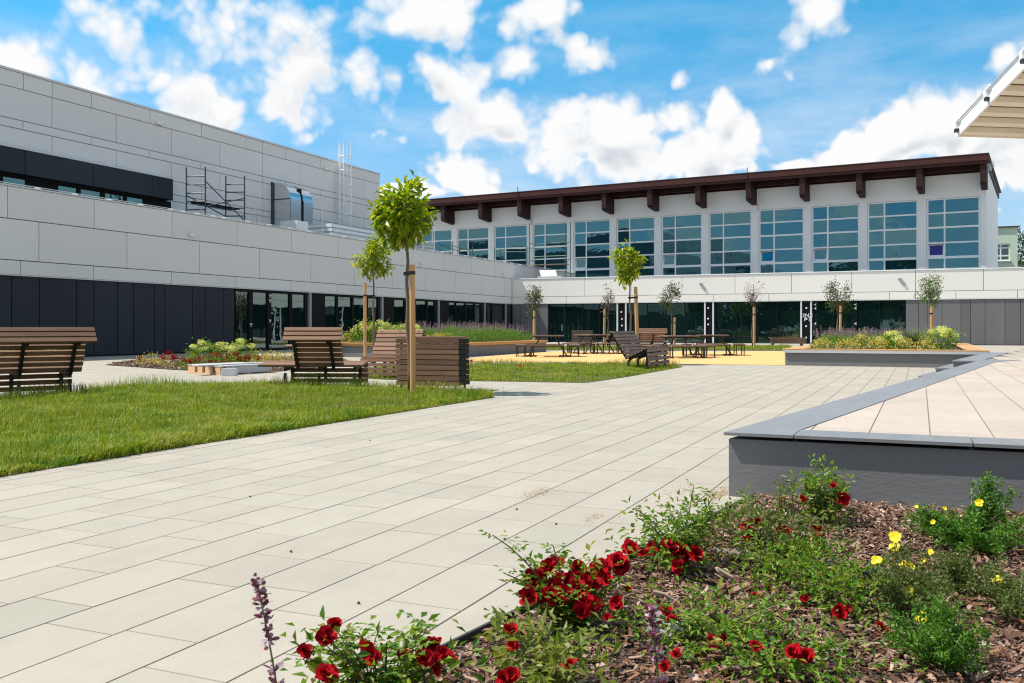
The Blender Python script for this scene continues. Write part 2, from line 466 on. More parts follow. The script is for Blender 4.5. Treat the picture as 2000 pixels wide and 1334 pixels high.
M['mauve_near'] = leaf_mat('pink_floret', [(0.50, 0.36, 0.42), (0.60, 0.48, 0.53), (0.14, 0.02, 0.045), (0.19, 0.035, 0.07), (0.24, 0.06, 0.09), (0.12, 0.03, 0.05)], 0.6, 0.3, (1.1, 1.0, 1.1))
M['hydr_leaf'] = leaf_mat('hydrangea_leaf', [(0.10, 0.20, 0.014), (0.16, 0.27, 0.018), (0.23, 0.32, 0.025)], 0.4, 0.3)
M['hydr'] = leaf_mat('lime_floret', [(0.72, 0.72, 0.16), (0.82, 0.80, 0.34), (0.64, 0.68, 0.10), (0.85, 0.84, 0.55)], 0.6, 0.25, (1.1, 1.1, 0.8))
M['fescue'] = leaf_mat('fine_grass_blade', [(0.10, 0.15, 0.05), (0.15, 0.20, 0.07), (0.20, 0.23, 0.10)], 0.5, 0.3)
M['bark'] = leaf_mat('bark_chip', [(0.075, 0.036, 0.022), (0.18, 0.098, 0.066), (0.30, 0.19, 0.138), (0.11, 0.052, 0.033), (0.46, 0.33, 0.26), (0.050, 0.025, 0.016), (0.24, 0.115, 0.066), (0.14, 0.072, 0.046)], 0.8, 0.0, spec=0.25)
M['poppy'] = leaf_mat('poppy_petal', [(0.6, 0.05, 0.02), (0.7, 0.08, 0.03)], 0.5, 0.3, (1.2, 0.8, 0.6))
M['clover'] = leaf_mat('white_floret', [(0.62, 0.62, 0.52), (0.72, 0.72, 0.62)], 0.6, 0.2, (1, 1, 1))
M['far_tree'] = leaf_mat('far_leaf', [(0.03, 0.06, 0.012), (0.05, 0.09, 0.018), (0.075, 0.12, 0.025)], 0.6, 0.2)


# ------------------------------------------------------------------ mesh helpers
class MB:
    def __init__(s):
        s.v, s.f = [], []

    def add(s, vs, fs):
        b = len(s.v)
        s.v += [tuple(map(float, p)) for p in vs]
        s.f += [tuple(b + i for i in f) for f in fs]
        return s

    def box(s, x0, x1, y0, y1, z0, z1):
        x0, x1 = min(x0, x1), max(x0, x1)
        y0, y1 = min(y0, y1), max(y0, y1)
        z0, z1 = min(z0, z1), max(z0, z1)
        return s.add([(x0, y0, z0), (x1, y0, z0), (x1, y1, z0), (x0, y1, z0), (x0, y0, z1), (x1, y0, z1), (x1, y1, z1), (x0, y1, z1)],
                     [(3, 2, 1, 0), (4, 5, 6, 7), (0, 1, 5, 4), (1, 2, 6, 5), (2, 3, 7, 6), (3, 0, 4, 7)])

    def obox(s, c, a, b, d):
        """box by centre and three half-axis vectors"""
        c, a, b, d = (np.array(q, float) for q in (c, a, b, d))
        if np.dot(np.cross(a, b), d) < 0:
            a = -a
        P = [c + i * a + j * b + k * d for k in (-1, 1) for (i, j) in ((-1, -1), (1, -1), (1, 1), (-1, 1))]
        return s.add(P, [(3, 2, 1, 0), (4, 5, 6, 7), (0, 1, 5, 4), (1, 2, 6, 5), (2, 3, 7, 6), (3, 0, 4, 7)])

    def bar(s, p, q, w, h, up=(0, 0, 1)):
        p, q, up = (np.array(t, float) for t in (p, q, up))
        d = q - p
        L = np.linalg.norm(d)
        d = d / L
        x = np.cross(d, up)
        if np.linalg.norm(x) < 1e-5:
            x = np.cross(d, (1, 0, 0))
        x /= np.linalg.norm(x)
        u = np.cross(x, d)
        return s.obox((p + q) / 2, d * L / 2, x * w / 2, u * h / 2)

    def tube(s, pts, r, seg=8, cap=True):
        pts = [np.array(p, float) for p in pts]
        rs = r if hasattr(r, '__len__') else [r] * len(pts)
        b = len(s.v)
        up = np.array([0.31, 0.17, 0.93])
        for i, p in enumerate(pts):
            d = pts[min(i + 1, len(pts) - 1)] - pts[max(i - 1, 0)]
            d = d / (np.linalg.norm(d) + 1e-12)
            x = np.cross(d, up)
            if np.linalg.norm(x) < 0.1:
                x = np.cross(d, (1.0, 0, 0))
            x /= np.linalg.norm(x)
            y = np.cross(d, x)
            for k in range(seg):
                a = 2 * math.pi * k / seg
                s.v.append(tuple(p + rs[i] * (math.cos(a) * x + math.sin(a) * y)))
        for i in range(len(pts) - 1):
            for k in range(seg):
                k2 = (k + 1) % seg
                s.f.append((b + i * seg + k, b + i * seg + k2, b + (i + 1) * seg + k2, b + (i + 1) * seg + k))
        if cap:
            s.f.append(tuple(b + k for k in range(seg))[::-1])
            e = b + (len(pts) - 1) * seg
            s.f.append(tuple(e + k for k in range(seg)))
        return s

    def prism(s, poly, z0, z1):
        """vertical prism over a counter-clockwise xy polygon"""
        k = len(poly)
        a = sum(poly[i][0] * poly[(i + 1) % k][1] - poly[(i + 1) % k][0] * poly[i][1] for i in range(k))
        if a < 0:
            poly = poly[::-1]
        vs = [(p[0], p[1], z0) for p in poly] + [(p[0], p[1], z1) for p in poly]
        fs = [tuple(range(k))[::-1], tuple(range(k, 2 * k))] + [(i, (i + 1) % k, k + (i + 1) % k, k + i) for i in range(k)]
        return s.add(vs, fs)

    def ext(s, poly, vec):
        """polygon (3-D points) pushed along vec"""
        k = len(poly)
        vec = np.array(vec, float)
        P = [np.array(p, float) for p in poly]
        nn = sum((np.cross(P[i] - P[0], P[(i + 1) % k] - P[0]) for i in range(1, k - 1)), np.zeros(3))
        if np.dot(nn, vec) < 0:
            P = P[::-1]
        vs = P + [p + vec for p in P]
        return s.add(vs, [tuple(range(k))[::-1], tuple(range(k, 2 * k))] + [(i, (i + 1) % k, k + (i + 1) % k, k + i) for i in range(k)])

    def build(s, name, mat, parent=None, world=False, smooth=False):
        me = bpy.data.meshes.new(name)
        vs = s.v
        if world and parent is not None:
            r = parent
            while r.parent is not None:
                r = r.parent
            l = r.location
            vs = [(a - l.x, b - l.y, c - l.z) for a, b, c in vs]
        me.from_pydata(vs, [], s.f)
        me.materials.append(mat)
        if smooth:
            me.polygons.foreach_set('use_smooth', [True] * len(me.polygons))
        me.update()
        return link(name, me, parent)


def link(name, data, parent=None):
    o = bpy.data.objects.new(name, data)
    C.collection.objects.link(o)
    if parent is not None:
        o.parent = parent
    return o


def np_mesh(name, V, F, mat, parent=None, smooth=False):
    V = np.asarray(V, np.float32)
    F = np.asarray(F, np.int32)
    k = F.shape[1]
    me = bpy.data.meshes.new(name)
    me.vertices.add(len(V))
    me.vertices.foreach_set('co', V.ravel())
    me.loops.add(F.size)
    me.loops.foreach_set('vertex_index', F.ravel())
    me.polygons.add(len(F))
    me.polygons.foreach_set('loop_start', np.arange(0, F.size, k, dtype=np.int32))
    me.polygons.foreach_set('loop_total', np.full(len(F), k, np.int32))
    if smooth:
        me.polygons.foreach_set('use_smooth', np.ones(len(F), bool))
    else:
        me.polygons.foreach_set('use_smooth', np.zeros(len(F), bool))
    me.materials.append(mat)
    me.update(calc_edges=True)
    return link(name, me, parent)


def thing(name, label, cat, loc=(0, 0, 0), rz=0.0, group=None):
    o = bpy.data.objects.new(name, None)
    C.collection.objects.link(o)
    o.location = tuple(map(float, loc))
    o.rotation_euler = (0, 0, rz)
    o.empty_display_size = 0.1
    return tag(o, label, cat, group)


def tag(o, label, cat, group=None):
    o['label'] = label
    o['category'] = cat
    if group:
        o['group'] = group
    return o


def kind(o, k):
    o['kind'] = k
    return o


def unit(v):
    return v / (np.linalg.norm(v, axis=-1, keepdims=True) + 1e-9)


def leafset(P, T, N, L, Wd, fold=0.25, curl=0.0):
    """n folded leaves: base P, direction T, face normal N, length L, width Wd"""
    T = unit(T)
    S = unit(np.cross(T, N))
    N = np.cross(S, T)
    L = np.broadcast_to(L, len(P))[:, None]
    Wd = np.broadcast_to(Wd, len(P))[:, None]
    mid = P + T * L * 0.45
    V = np.stack([P, mid - S * Wd / 2 + N * Wd * fold, P + T * L - N * L * curl, mid + S * Wd / 2 + N * Wd * fold], 1).reshape(-1, 3)
    b = np.arange(len(P)) * 4
    F = np.concatenate([np.stack([b, b + 2, b + 1], 1), np.stack([b, b + 3, b + 2], 1)])
    return V, F


def merge(parts):
    Vs, Fs, o = [], [], 0
    for V, F in parts:
        Vs.append(V)
        Fs.append(F + o)
        o += len(V)
    return np.concatenate(Vs), np.concatenate(Fs)


def rdirs(rng, k):
    return unit(rng.normal(size=(k, 3)))


def copy_tree(o, parent=None):
    c = o.copy()
    C.collection.objects.link(c)
    c.parent = parent
    for ch in list(o.children):
        copy_tree(ch, c)
    return c


# ================================================================== GROUND AND PAVING
rng = np.random.default_rng(7)
random.seed(7)
XL, YF = -28.7, 65.5            # planes of the long wing and of the front wing
SD = np.array([0.145, 0.989])   # direction of the stage edge and of the flower bed edge
SD /= np.linalg.norm(SD)

kind(MB().add([(-900, -700, -.06), (900, -700, -.06), (900, 1500, -.06), (-900, 1500, -.06)], [(0, 1, 2, 3)]).build('ground', M['ground']), 'structure')
kind(MB().add([(-28.6, -3, -.012), (16, -3, -.012), (16, 65.4, -.012), (-28.6, 65.4, -.012)], [(0, 1, 2, 3)]).build('paving_bed', M['joint']), 'structure')


def paving(name, x0, x1, y0, y1, w, z, mat, lens, gx, gy, keep=None):
    V, F = [], []
    x = x0
    while x < x1 - 1e-6:
        y = y0 - rng.uniform(0, 0.9)
        while y < y1:
            L = rng.choice(lens)
            a, b, c, d = x + gx / 2, min(x + w, x1) - gx / 2, max(y, y0) + gy / 2, min(y + L, y1) - gy / 2
            y += L
            if d - c < 0.02 or (keep and not keep((a + b) / 2, (c + d) / 2)):
                continue
            dz = rng.uniform(-0.0006, 0.0006)
            i = len(V)
            V += [(a, c, z + dz), (b, c, z + dz), (b, d, z + dz), (a, d, z + dz),
                  (a - .003, c - .002, z - .007), (b + .003, c - .002, z - .007), (b + .003, d + .002, z - .007), (a - .003, d + .002, z - .007)]
            F += [(i, i + 1, i + 2, i + 3), (i + 4, i + 5, i + 1, i), (i + 5, i + 6, i + 2, i + 1), (i + 6, i + 7, i + 3, i + 2), (i + 7, i + 4, i, i + 3)]
        x += w
    return kind(np_mesh(name, V, F, mat), 'structure')


# line of the slab joints taken from the photo
def inner(x, y):
    e = (x + 1.15) - (y - 6.13) * SD[0] / SD[1]      # > 0: on the stage side
    if y > 6.4 and y < 27 and e > 0.45:
        return False
    if y < 6.0 and (x + 1.45) - (y - 2.83) * SD[0] / SD[1] > 0.35:
        return False
    return True


w_sl = 0.338
x_line = G(744, 1100)[0]
paving('paving', x_line - 81 * w_sl, x_line + 52 * w_sl, 1.2, 65.3, w_sl, 0.0, M['slab'], [0.42, 0.5, 0.5, 0.67, 0.67, 0.84], 0.009, 0.0075, inner)

# ------------------------------------------------------------------ stage platform with coping and steps
P_Z = 0.42
P0 = np.array([-1.15, 6.13])
st = thing('stage_platform', 'low grey rendered stage platform with slate coping and sandy slab top', 'platform', (P0[0], P0[1], 0))


def along(t, side=0.0):
    """point t metres along the stage edge, side metres to its right"""
    return P0 + SD * t + np.array([SD[1], -SD[0]]) * side


body = [P0 + np.array([0.003, 0.018]), (14, P0[1] + 0.018), (14, 34.9), along(29.2, -.006), along(16.3, -.006)]
MB().prism([tuple(p) for p in body], -0.05, P_Z - 0.045).build('wall', M['plas_grey'], st, world=True)
cop = MB()
cw, ct = 0.36, 0.020


def strip_xy(mb, a, b, c, d, z0, z1):
    mb.prism([tuple(a), tuple(b), tuple(c), tuple(d)], z0, z1)


ylo = P0[1] - 0.02
# side coping stones
t0 = 0.0
ln = [1.45, 1.5, 1.5, 1.5, 1.5, 1.5, 1.5, 1.5, 1.5, 1.5, 1.45]
for q in ln:
    a, b = t0 + (0.0 if t0 else -0.02), t0 + q - 0.006
    A, B = along(a, -.02), along(b, -.02)
    Cc, D = along(b, cw), along(a, cw)
    if t0 == 0:
        A = np.array([A[0], ylo])
        D = np.array([along(0, cw)[0] + 0.055, ylo])
    if t0 + q > 15.9:
        Cc = along(b, cw + 0.0) + np.array([0.35, 0.0])
    cop.prism([tuple(q) for q in ((A, D, np.array([D[0] + .002, ylo + cw]), Cc, B) if t0 == 0 else (A, D, Cc, B))], P_Z - ct, P_Z)
    t0 += q
x = along(0, cw)[0] + 0.062
for q in [1.02, 1.2, 1.2, 1.2, 1.2, 1.2, 1.2, 1.2, 1.2, 1.2, 1.2]:
    cop.box(x, x + q - 0.008, ylo, ylo + cw, P_Z - ct, P_Z)
    x += q
cop.build('coping', M['coping'], st, world=True)


def onstage(x, y):
    if y < ylo + cw + 0.005:
        return False
    e = (x - P0[0]) - (y - P0[1]) * SD[0] / SD[1]
    return e > cw + 0.02 and y < 24.8


def clip_stage():
    # sandy slabs laid in courses, cut along the coping
    V, F = [], []
    w, x0 = 0.365, G(1817, 845.8, P_Z)[0]
    for ci in range(-9, 32):
        a, b = x0 + ci * w + 0.004, x0 + (ci + 1) * w - 0.004
        y = ylo + cw + 0.004 - rng.uniform(0, .6)
        while y < 34.8:
            L = rng.choice([0.6, 0.72, 0.84])
            c, d = max(y, ylo + cw + 0.004), min(y + L - 0.004, 34.8)
            y += L
            if d - c < 0.03:
                continue
            poly = [(a, c), (b, c), (b, d), (a, d)]
            def ins(p):
                return (p[0] - P0[0]) * SD[1] - (p[1] - P0[1]) * SD[0] - cw - 0.004
            if poly[2][1] < P0[1] + 16.2:
                out = []
                for i in range(4):
                    p, q = poly[i], poly[(i + 1) % 4]
                    fp, fq = ins(p), ins(q)
                    if fp >= 0:
                        out.append(p)
                    if (fp >= 0) != (fq >= 0):
                        t = fp / (fp - fq)
                        out.append((p[0] + t * (q[0] - p[0]), p[1] + t * (q[1] - p[1])))
                poly = out
            elif ins(poly[0]) < -0.35:
                continue
            if len(poly) < 3:
                continue
            yield poly, (d > 24.9)


slabs, slabs2 = MB(), MB()
for poly, far in clip_stage():
    (slabs2 if far else slabs).add([(p[0], p[1], P_Z - 0.006) for p in poly], [tuple(range(len(poly)))])
slabs.build('slab_top', M['slab_pink'], st, world=True)
slabs2.build('concrete_top', M['slab'], st, world=True)
MB().prism([tuple(along(0.2, .2)), (13.9, P0[1] + .2), (13.9, 34.8), tuple(along(29.1, .05)), tuple(along(16.3, .05))], P_Z - 0.044, P_Z - 0.010).build('bedding', M['stage_bed'], st, world=True)

stp = thing('stage_steps', 'three dark fronted steps with slate treads beside the planter and stage', 'steps', (-0.04, 20.3, 0))
for k, (xa, ya, z) in enumerate([(-.04, 20.3, .14), (.27, 20.8, .28), (.60, 21.4, .42)]):
    k2 = 28.15 if k < 2 else 29.0
    e = along((ya - P0[1]) / SD[1])
    pl = [(xa, ya), (max(e[0] + .02, xa + .05), ya), tuple(along((k2 - P0[1]) / SD[1], .02)), (xa + (k2 - ya) * .1466, k2)]
    stp_r = [(pl[0][0] + .02, pl[0][1] + .02), (pl[1][0], pl[1][1] + .02), (pl[2][0], pl[2][1] - .02), (pl[3][0] + .02, pl[3][1] - .02)]
    MB().prism(stp_r, 0.14 * k - .002 if k else -.02, z - .035).build('riser', M['plas_side'], stp, world=True)
    MB().prism(pl, z - .035, z - .002 * (k == 2)).build('tread', M['coping'], stp, world=True)

# ------------------------------------------------------------------ flower bed, rubber court, strips (sheets a few mm above each other)
bed = [(-1.45 - 2.0 * SD[0], 2.83 - 2.0 * SD[1]), (6, .8), (6, 6.10), (-1.45 + 3.31 * SD[0], 6.10)]


def sheet(name, poly, z, mat, k='structure'):
    return kind(MB().add([(p[0], p[1], z) for p in poly], [tuple(range(len(poly)))] if sum(poly[i][0] * poly[(i + 1) % len(poly)][1] - poly[(i + 1) % len(poly)][0] * poly[i][1] for i in range(len(poly))) > 0 else [tuple(range(len(poly)))[::-1]]).build(name, mat), k)


sheet('flower_bed_soil', bed, 0.012, M['mulch_soil'])
ed = MB()
e0, e1 = np.array(bed[0]), np.array(bed[3])
ed.obox(np.append((e0 + e1) / 2, 0.012), np.append((e1 - e0) / 2, 0), (.006 * SD[1], -.006 * SD[0], 0), (0, 0, .030))
tag(ed.build('bed_edging', M['edging']), 'thin black plastic edging between concrete paving and bark mulch bed', 'edging')

g2 = lambda px, py: tuple(G(px, py)[:2])
court = [g2(880, 706), g2(960, 695.5), g2(1070, 687.2), g2(1532, 686.5), g2(1534, 713.5), g2(1330, 711.5), g2(1100, 707.5)]
sheet('rubber_court', court, 0.008, M['epdm'])
strip = [g2(1062, 684.2), g2(1066, 676.5), g2(1546, 675.5), g2(1543, 685.2)]
sheet('gravel_strip', [(-25.6, 63.6), (0.5, 63.6), (0.5, 65.4), (-25.6, 65.4)], 0.010, M['gravel'])
sheet('lawn_strip_soil', [tuple(p) for p in strip], 0.014, M['soil'])
lawn1 = [g2(-900, 1084), g2(-260, 977), g2(0, 932), g2(340, 876), g2(700, 819), g2(966, 776.5), g2(940, 770), g2(880, 765), g2(760, 759.5), g2(640, 755), g2(520, 752), g2(400, 753), g2(290, 758), g2(180, 766), g2(90, 774), g2(0, 783), g2(-200, 806)]
sheet('near_lawn_soil', lawn1, 0.004, M['soil'])
lawn2 = [g2(690, 738), g2(760, 742), g2(1145, 748), g2(1225, 736.5), g2(1335, 716.5), g2(1300, 712.5), g2(1000, 711), g2(860, 711), g2(720, 722)]
sheet('far_lawn_soil', lawn2, 0.004, M['soil'])
rbed = [g2(205, 713), g2(330, 722), g2(440, 727), g2(560, 724), g2(640, 716), g2(690, 707), g2(610, 697.5), g2(480, 697), g2(360, 699), g2(270, 703)]
sheet('round_bed_soil', rbed, 0.012, M['mulch_soil'])


def pin(poly, P):
    x, y = P[:, 0], P[:, 1]
    r = np.zeros(len(P), bool)
    k = len(poly)
    for i in range(k):
        (x1, y1), (x2, y2) = poly[i], poly[(i + 1) % k]
        c = ((y1 > y) != (y2 > y)) & (x < (x2 - x1) * (y - y1) / ((y2 - y1) + 1e-12) + x1)
        r ^= c
    return r


def sample(poly, k, bias=0.0, wide=0.62):
    """k points in a polygon, thinned out with distance when bias > 0"""
    a = np.array(poly)
    lo, hi = a.min(0), a.max(0)
    out = []
    got = 0
    while got < k:
        P = lo + (hi - lo) * rng.random((k * 3, 2))
        P = P[pin(poly, P)]
        # only what stands inside the field of view, with a margin
        d = P @ FW[:2]
        r = P @ RT[:2]
        P = P[(d > 1.2) & (np.abs(r) < d * wide)]
        if bias:
            d = P @ FW[:2]
            P = P[rng.random(len(P)) < np.clip((7.0 / d) ** bias, 0, 1)]
        out.append(P)
        got += len(P)
    return np.concatenate(out)[:k]


# ------------------------------------------------------------------ grass
def lump(P, s, seed):
    """cheap smooth noise used for patchy growth"""
    r = np.random.default_rng(seed)
    f = np.zeros(len(P))
    for i in range(7):
        k = r.normal(size=2) * s
        f += np.sin(P @ k + r.uniform(0, 6.3))
    return f / 3.5


def blades(P, hgt, wid, lean, bend=0.4):
    k = len(P)
    a = rng.uniform(0, 2 * np.pi, k)
    dirn = np.stack([np.cos(a), np.sin(a)], 1)
    side = np.stack([-np.sin(a), np.cos(a)], 1)
    l1 = lean * rng.random(k)
    base = np.column_stack([P, np.full(k, 0.002)])
    m = base + np.column_stack([dirn * (l1 * hgt * 0.5)[:, None], hgt * 0.6])
    t = base + np.column_stack([dirn * (hgt * (l1 + bend * rng.random(k)))[:, None], hgt * rng.uniform(.82, 1.0, k)])
    s3 = np.column_stack([side * (wid / 2)[:, None], np.zeros(k)])
    V = np.stack([base - s3, base + s3, m + s3 * .8, m - s3 * .8, t], 1).reshape(-1, 3)
    b = np.arange(k) * 5
    F = np.concatenate([np.stack([b, b + 1, b + 2], 1), np.stack([b, b + 2, b + 3], 1), np.stack([b + 3, b + 2, b + 4], 1)])
    return V, F


def lawn(name, poly, k, hm, wd, bias, tall, seed, bare=-0.55):
    P = sample(poly, k, bias)
    f = lump(P, 1.3, seed) + 0.8 * lump(P, 4.0, seed + 1)
    ok = rng.random(len(P)) < np.clip(1.0 + (f - bare) * .9, .12, 1)
    P, f = P[ok], f[ok]
    h = hm * np.clip(0.80 + 0.45 * f + .3 * lump(P, 6.0, seed + 3), 0.28, 2.2) * rng.uniform(.5, 1.35, len(P))
    A = blades(P, h, np.full(len(P), wd) * rng.uniform(.7, 1.3, len(P)), 0.9, 0.6)
    Q = sample(poly, tall, bias)
    B = blades(Q, hm * rng.uniform(1.5, 3.0, len(Q)), np.full(len(Q), wd * .55), 0.35, 0.25)
    V, F = merge([A, B])
    return kind(np_mesh(name, V, F, M['grass']), 'stuff')


lawn('near_lawn_grass', lawn1, 150000, 0.075, 0.0098, 1.2, 13000, 11)
lawn('far_lawn_grass', lawn2, 42000, 0.075, 0.011, 0.0, 800, 21, -1.2)
lawn('lawn_strip_grass', strip, 20000, 0.09, 0.02, 0.0, 300, 31, -2)


def rim(poly_pts, k, hm, seed):
    """ragged taller grass with seed heads along the unmown edge"""
    seg = np.array(poly_pts)
    i = rng.integers(0, len(seg) - 1, k)
    t = rng.random(k)[:, None]
    P = seg[i] * (1 - t) + seg[i + 1] * t + rng.normal(size=(k, 2)) * [0.12, 0.12]
    h = hm * rng.uniform(.45, 1.3, k) * np.clip(1 + 0.5 * lump(P, 2.0, seed), .4, 1.7)
    return blades(P, h, rng.uniform(.004, .009, k), 0.5, 0.45)


edge = [np.array(g2(px, py)) - np.array([0.0, 0.10]) for px, py in ((-60, 791), (0, 784), (90, 775), (180, 767), (290, 759.5), (400, 754.5), (520, 753.5), (640, 756.5), (760, 761), (880, 766.5), (955, 773))]
V, F = rim(edge, 3800, 0.19, 5)
kind(np_mesh('lawn_edge_grass', V, F, M['grass']), 'stuff')
edge2 = [np.array(g2(px, py)) for px, py in ((700, 726), (860, 711.8), (1000, 711.8), (1200, 712.3), (1325, 714.5))]
V, F = rim(edge2, 2600, 0.17, 6)
kind(np_mesh('far_lawn_edge_grass', V, F, M['grass']), 'stuff')

# white clover heads scattered through the lawns
Pc = np.concatenate([sample(lawn1, 480, 1.0), sample(lawn2, 300)])
kk = len(Pc)
cen = np.column_stack([Pc, rng.uniform(.05, .11, kk)])
D = [leafset(cen, unit(rng.normal(size=(kk, 3)) + [0, 0, .6]), rdirs(rng, kk), rng.uniform(.007, .013, kk), .009) for _ in range(4)]
V, F = merge(D)
kind(np_mesh('clover_flowers', V, F, M['clover']), 'stuff')


# ================================================================== BUILDINGS
class Facade:
    def __init__(s, O, u, nrm):
        s.O, s.u, s.n = (np.array(q, float) for q in (O, u, nrm))

    def hit(s, px, py, off=0.0):
        """place on the facade plane (pushed out by off) seen at a photo pixel -> (u, z)"""
        r = ray(px)
        d = (np.dot(s.O, s.n) + off) / np.dot(r, s.n)
        p = d * r
        return np.dot(p - s.O, s.u), H - (py - HY) * d / FPX

    def U(s, px, off=0.0):
        return s.hit(px, HY, off)[0]

    def p(s, u, nn, z):
        q = s.O + s.u * u + s.n * nn
        return np.array([q[0], q[1], z])

    def box(s, mb, u0, u1, n0, n1, z0, z1):
        c = s.p((u0 + u1) / 2, (n0 + n1) / 2, (z0 + z1) / 2)
        mb.obox(c, s.u * (u1 - u0) / 2, s.n * (n1 - n0) / 2, (0, 0, (z1 - z0) / 2))

    def panels(s, mb, us, n0, n1, z0, z1, gap=0.03, gz=0.03):
        us = sorted(us)
        for a, b in zip(us, us[1:]):
            if b - a > 0.06:
                s.box(mb, a + gap / 2, b - gap / 2, n0, n1, z0 + gz / 2, z1 - gz / 2)

    def window(s, parent, u0, u1, z0, z1, panes, glass, fmat, n_back=-.10, n_frame=0.0, n_glass=-.06, name='window', pname='pane'):
        """a framed bay; panes = list of (ua, ub, za, zb)"""
        us = sorted({u0, u1} | {q for p in panes for q in p[:2]})
        zs = sorted({z0, z1} | {q for p in panes for q in p[2:]})
        f = MB()
        for a, b in zip(us, us[1:]):
            run = None
            for c, d in zip(zs, zs[1:]):
                hole = any(p[0] - 1e-6 <= a and b <= p[1] + 1e-6 and p[2] - 1e-6 <= c and d <= p[3] + 1e-6 for p in panes)
                if not hole:
                    run = (run[0], d) if run else (c, d)
                if hole and run:
                    s.box(f, a, b, n_back, n_frame, *run)
                    run = None
            if run:
                s.box(f, a, b, n_back, n_frame, *run)
        fo = f.build(name, fmat, parent, world=True)
        for p in panes:
            g = MB()
            s.box(g, p[0] + .001, p[1] - .001, n_back + .01, n_glass, p[2] + .001, p[3] - .001)
            g.build(pname, glass, fo, world=True)
        return fo


# ------------------------------------------------------------------ long wing on the left
FL = Facade((XL, 0, 0), (0, 1, 0), (1, 0, 0))
Z1, Z2, Z3, Z4 = 2.93, 3.44, 4.86, 5.98
wing = thing('long_wing', 'long low wing clad in shaded pale grey panels above a dark board base and glazing', 'building', (XL, 35, 0))
Y0, Y1 = 4.0, 80.0
mb = MB()
mb.box(XL - 8.0, XL - .30, Y0, Y1, -.05, 2.91)
mb.box(XL - 8.0, XL - .12, Y0, Y1, 2.91, 5.70)
mb.box(XL - .30, XL - .12, Y0, Y1, 5.70, Z4 - .03)
mb.build('wall', M['joint'], wing, world=True)
cl = MB()
far = [YF + 2.5, YF + 5.0, YF + 7.5, YF + 11, Y1]
near = [Y0, 8.2, 12.5]
FL.panels(cl, near + [FL.U(q) for q in (-60, 76, 248, 389.4, 507, 607, 692, 766, 832, 889, 940, 985)] + [YF + .0] + far, -.12, 0, Z2, Z3)
FL.panels(cl, near + [FL.U(q) for q in (-190, 15, 184, 336, 463, 569, 660, 737, 806, 866, 921, 966)] + [YF + .6] + far, -.12, 0, Z3, Z4)
FL.panels(cl, near + [FL.U(q) for q in (-120, 40, 183, 335, 461, 568, 659, 735, 806, 866, 919, 962)] + [YF + .0], -.12, 0, Z1, Z2)
cl.build('cladding', M['panel'], wing, world=True)
mb = MB()
FL.box(mb, Y0, Y1, -.42, .03, Z4, Z4 + .05)
FL.box(mb, Y0, YF - .03, -.12, -.005, Z1 - .03, Z1 + .005)
mb.build('parapet_cap', M['cap'], wing, world=True)
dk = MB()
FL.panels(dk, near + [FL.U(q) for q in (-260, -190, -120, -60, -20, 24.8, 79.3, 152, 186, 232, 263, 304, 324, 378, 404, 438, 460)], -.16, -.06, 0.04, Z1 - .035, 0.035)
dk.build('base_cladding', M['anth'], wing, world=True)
u = FL.U
for (pa, pb, panes) in (
        (460, 597, [(460.5, 486.5), (494, 522.5), (530, 565.7), (571, 596)]),
        (607.5, 742, [(635, 657), (660.5, 687), (691, 715), (719, 738)]),
        (748, 855, [(770, 790), (793, 810), (813, 833), (836, 849)]),
        (859, 946, [(877, 889.5), (891.5, 908.5), (910.5, 926), (928, 939)]),
        (949, 986, [(952, 960), (962, 984)])):
    FL.window(wing, u(pa, -.1), u(pb, -.1), 0.03, Z1 - .04, [(u(a, -.1), u(b, -.1), 0.10, Z1 - .16) for a, b in panes], M['glass_side'], M['frame_dark'], -.22, -.10, -.16)
for px in (606, 747, 857, 947, 988):
    a = u(px, -.06)
    mb = MB()
    FL.box(mb, a - .09, a + .09, -.16, -.04, 0.03, Z1 - .04)
    mb.build('post', M['grey_lamp'], wing, world=True)
mb = MB()
FL.box(mb, u(988.5, -.06) + .1, YF - .02, -.16, -.07, 0.03, Z1 - .04)
mb.build('corner_panel', M['anth'], wing, world=True)
# stickers like little three-bladed sprigs on the door glass
for px, py in ((527.5, 577.5), (527.5, 587), (527.5, 626.5), (527.5, 676), (490.5, 634)):
    uu, zz = FL.hit(px, py, -.095)
    mb = MB()
    for a in (25, 145, 265):
        d = np.array([0, math.cos(R_(a)), math.sin(R_(a))])
        c = FL.p(uu, -.094, zz) + d * .055
        mb.obox(c, d * .045, np.cross((1, 0, 0), d) * .02, (.003, 0, 0))
    mb.build('sticker', M['white'], wing, world=True)
for px, py in ((377, 459), (824, 514), (985, 536)):
    uu, zz = FL.hit(px, py, .12)
    mb = MB()
    FL.box(mb, uu - .05, uu + .05, 0, .06, zz - .05, zz + .05)
    FL.box(mb, uu - .18, uu + .12, .06, .17, zz - .055, zz + .06)
    cmr = mb.build('security_camera', M['white'], wing, world=True)
    mb = MB()
    FL.box(mb, uu + .121, uu + .16, .075, .155, zz - .04, zz + .045)
    mb.build('lens', M['black_metal'], cmr, world=True)
# lightning conductor along the parapet, on small white feet
mb = MB()
mb.tube([(XL - .18, y, Z4 + .13) for y in np.arange(8, 79, 2.0)], 0.012, 5)
mb.build('lightning_wire', M['galv_matt'], wing, world=True)
for px in (73, 146, 213, 275, 333, 357, 385, 417, 438, 483, 526, 567, 604, 672, 706, 764, 800, 843, 864, 889, 908, 928, 947, 962, 985, 1000, 1016):
    y = FL.U(px, -.18)
    MB().prism([(XL - .18 + .11 * math.cos(a), y + .11 * math.sin(a)) for a in np.arange(8) * math.pi / 4], Z4 + .05, Z4 + .11).build('wire_foot', M['white'], wing, world=True)
del u

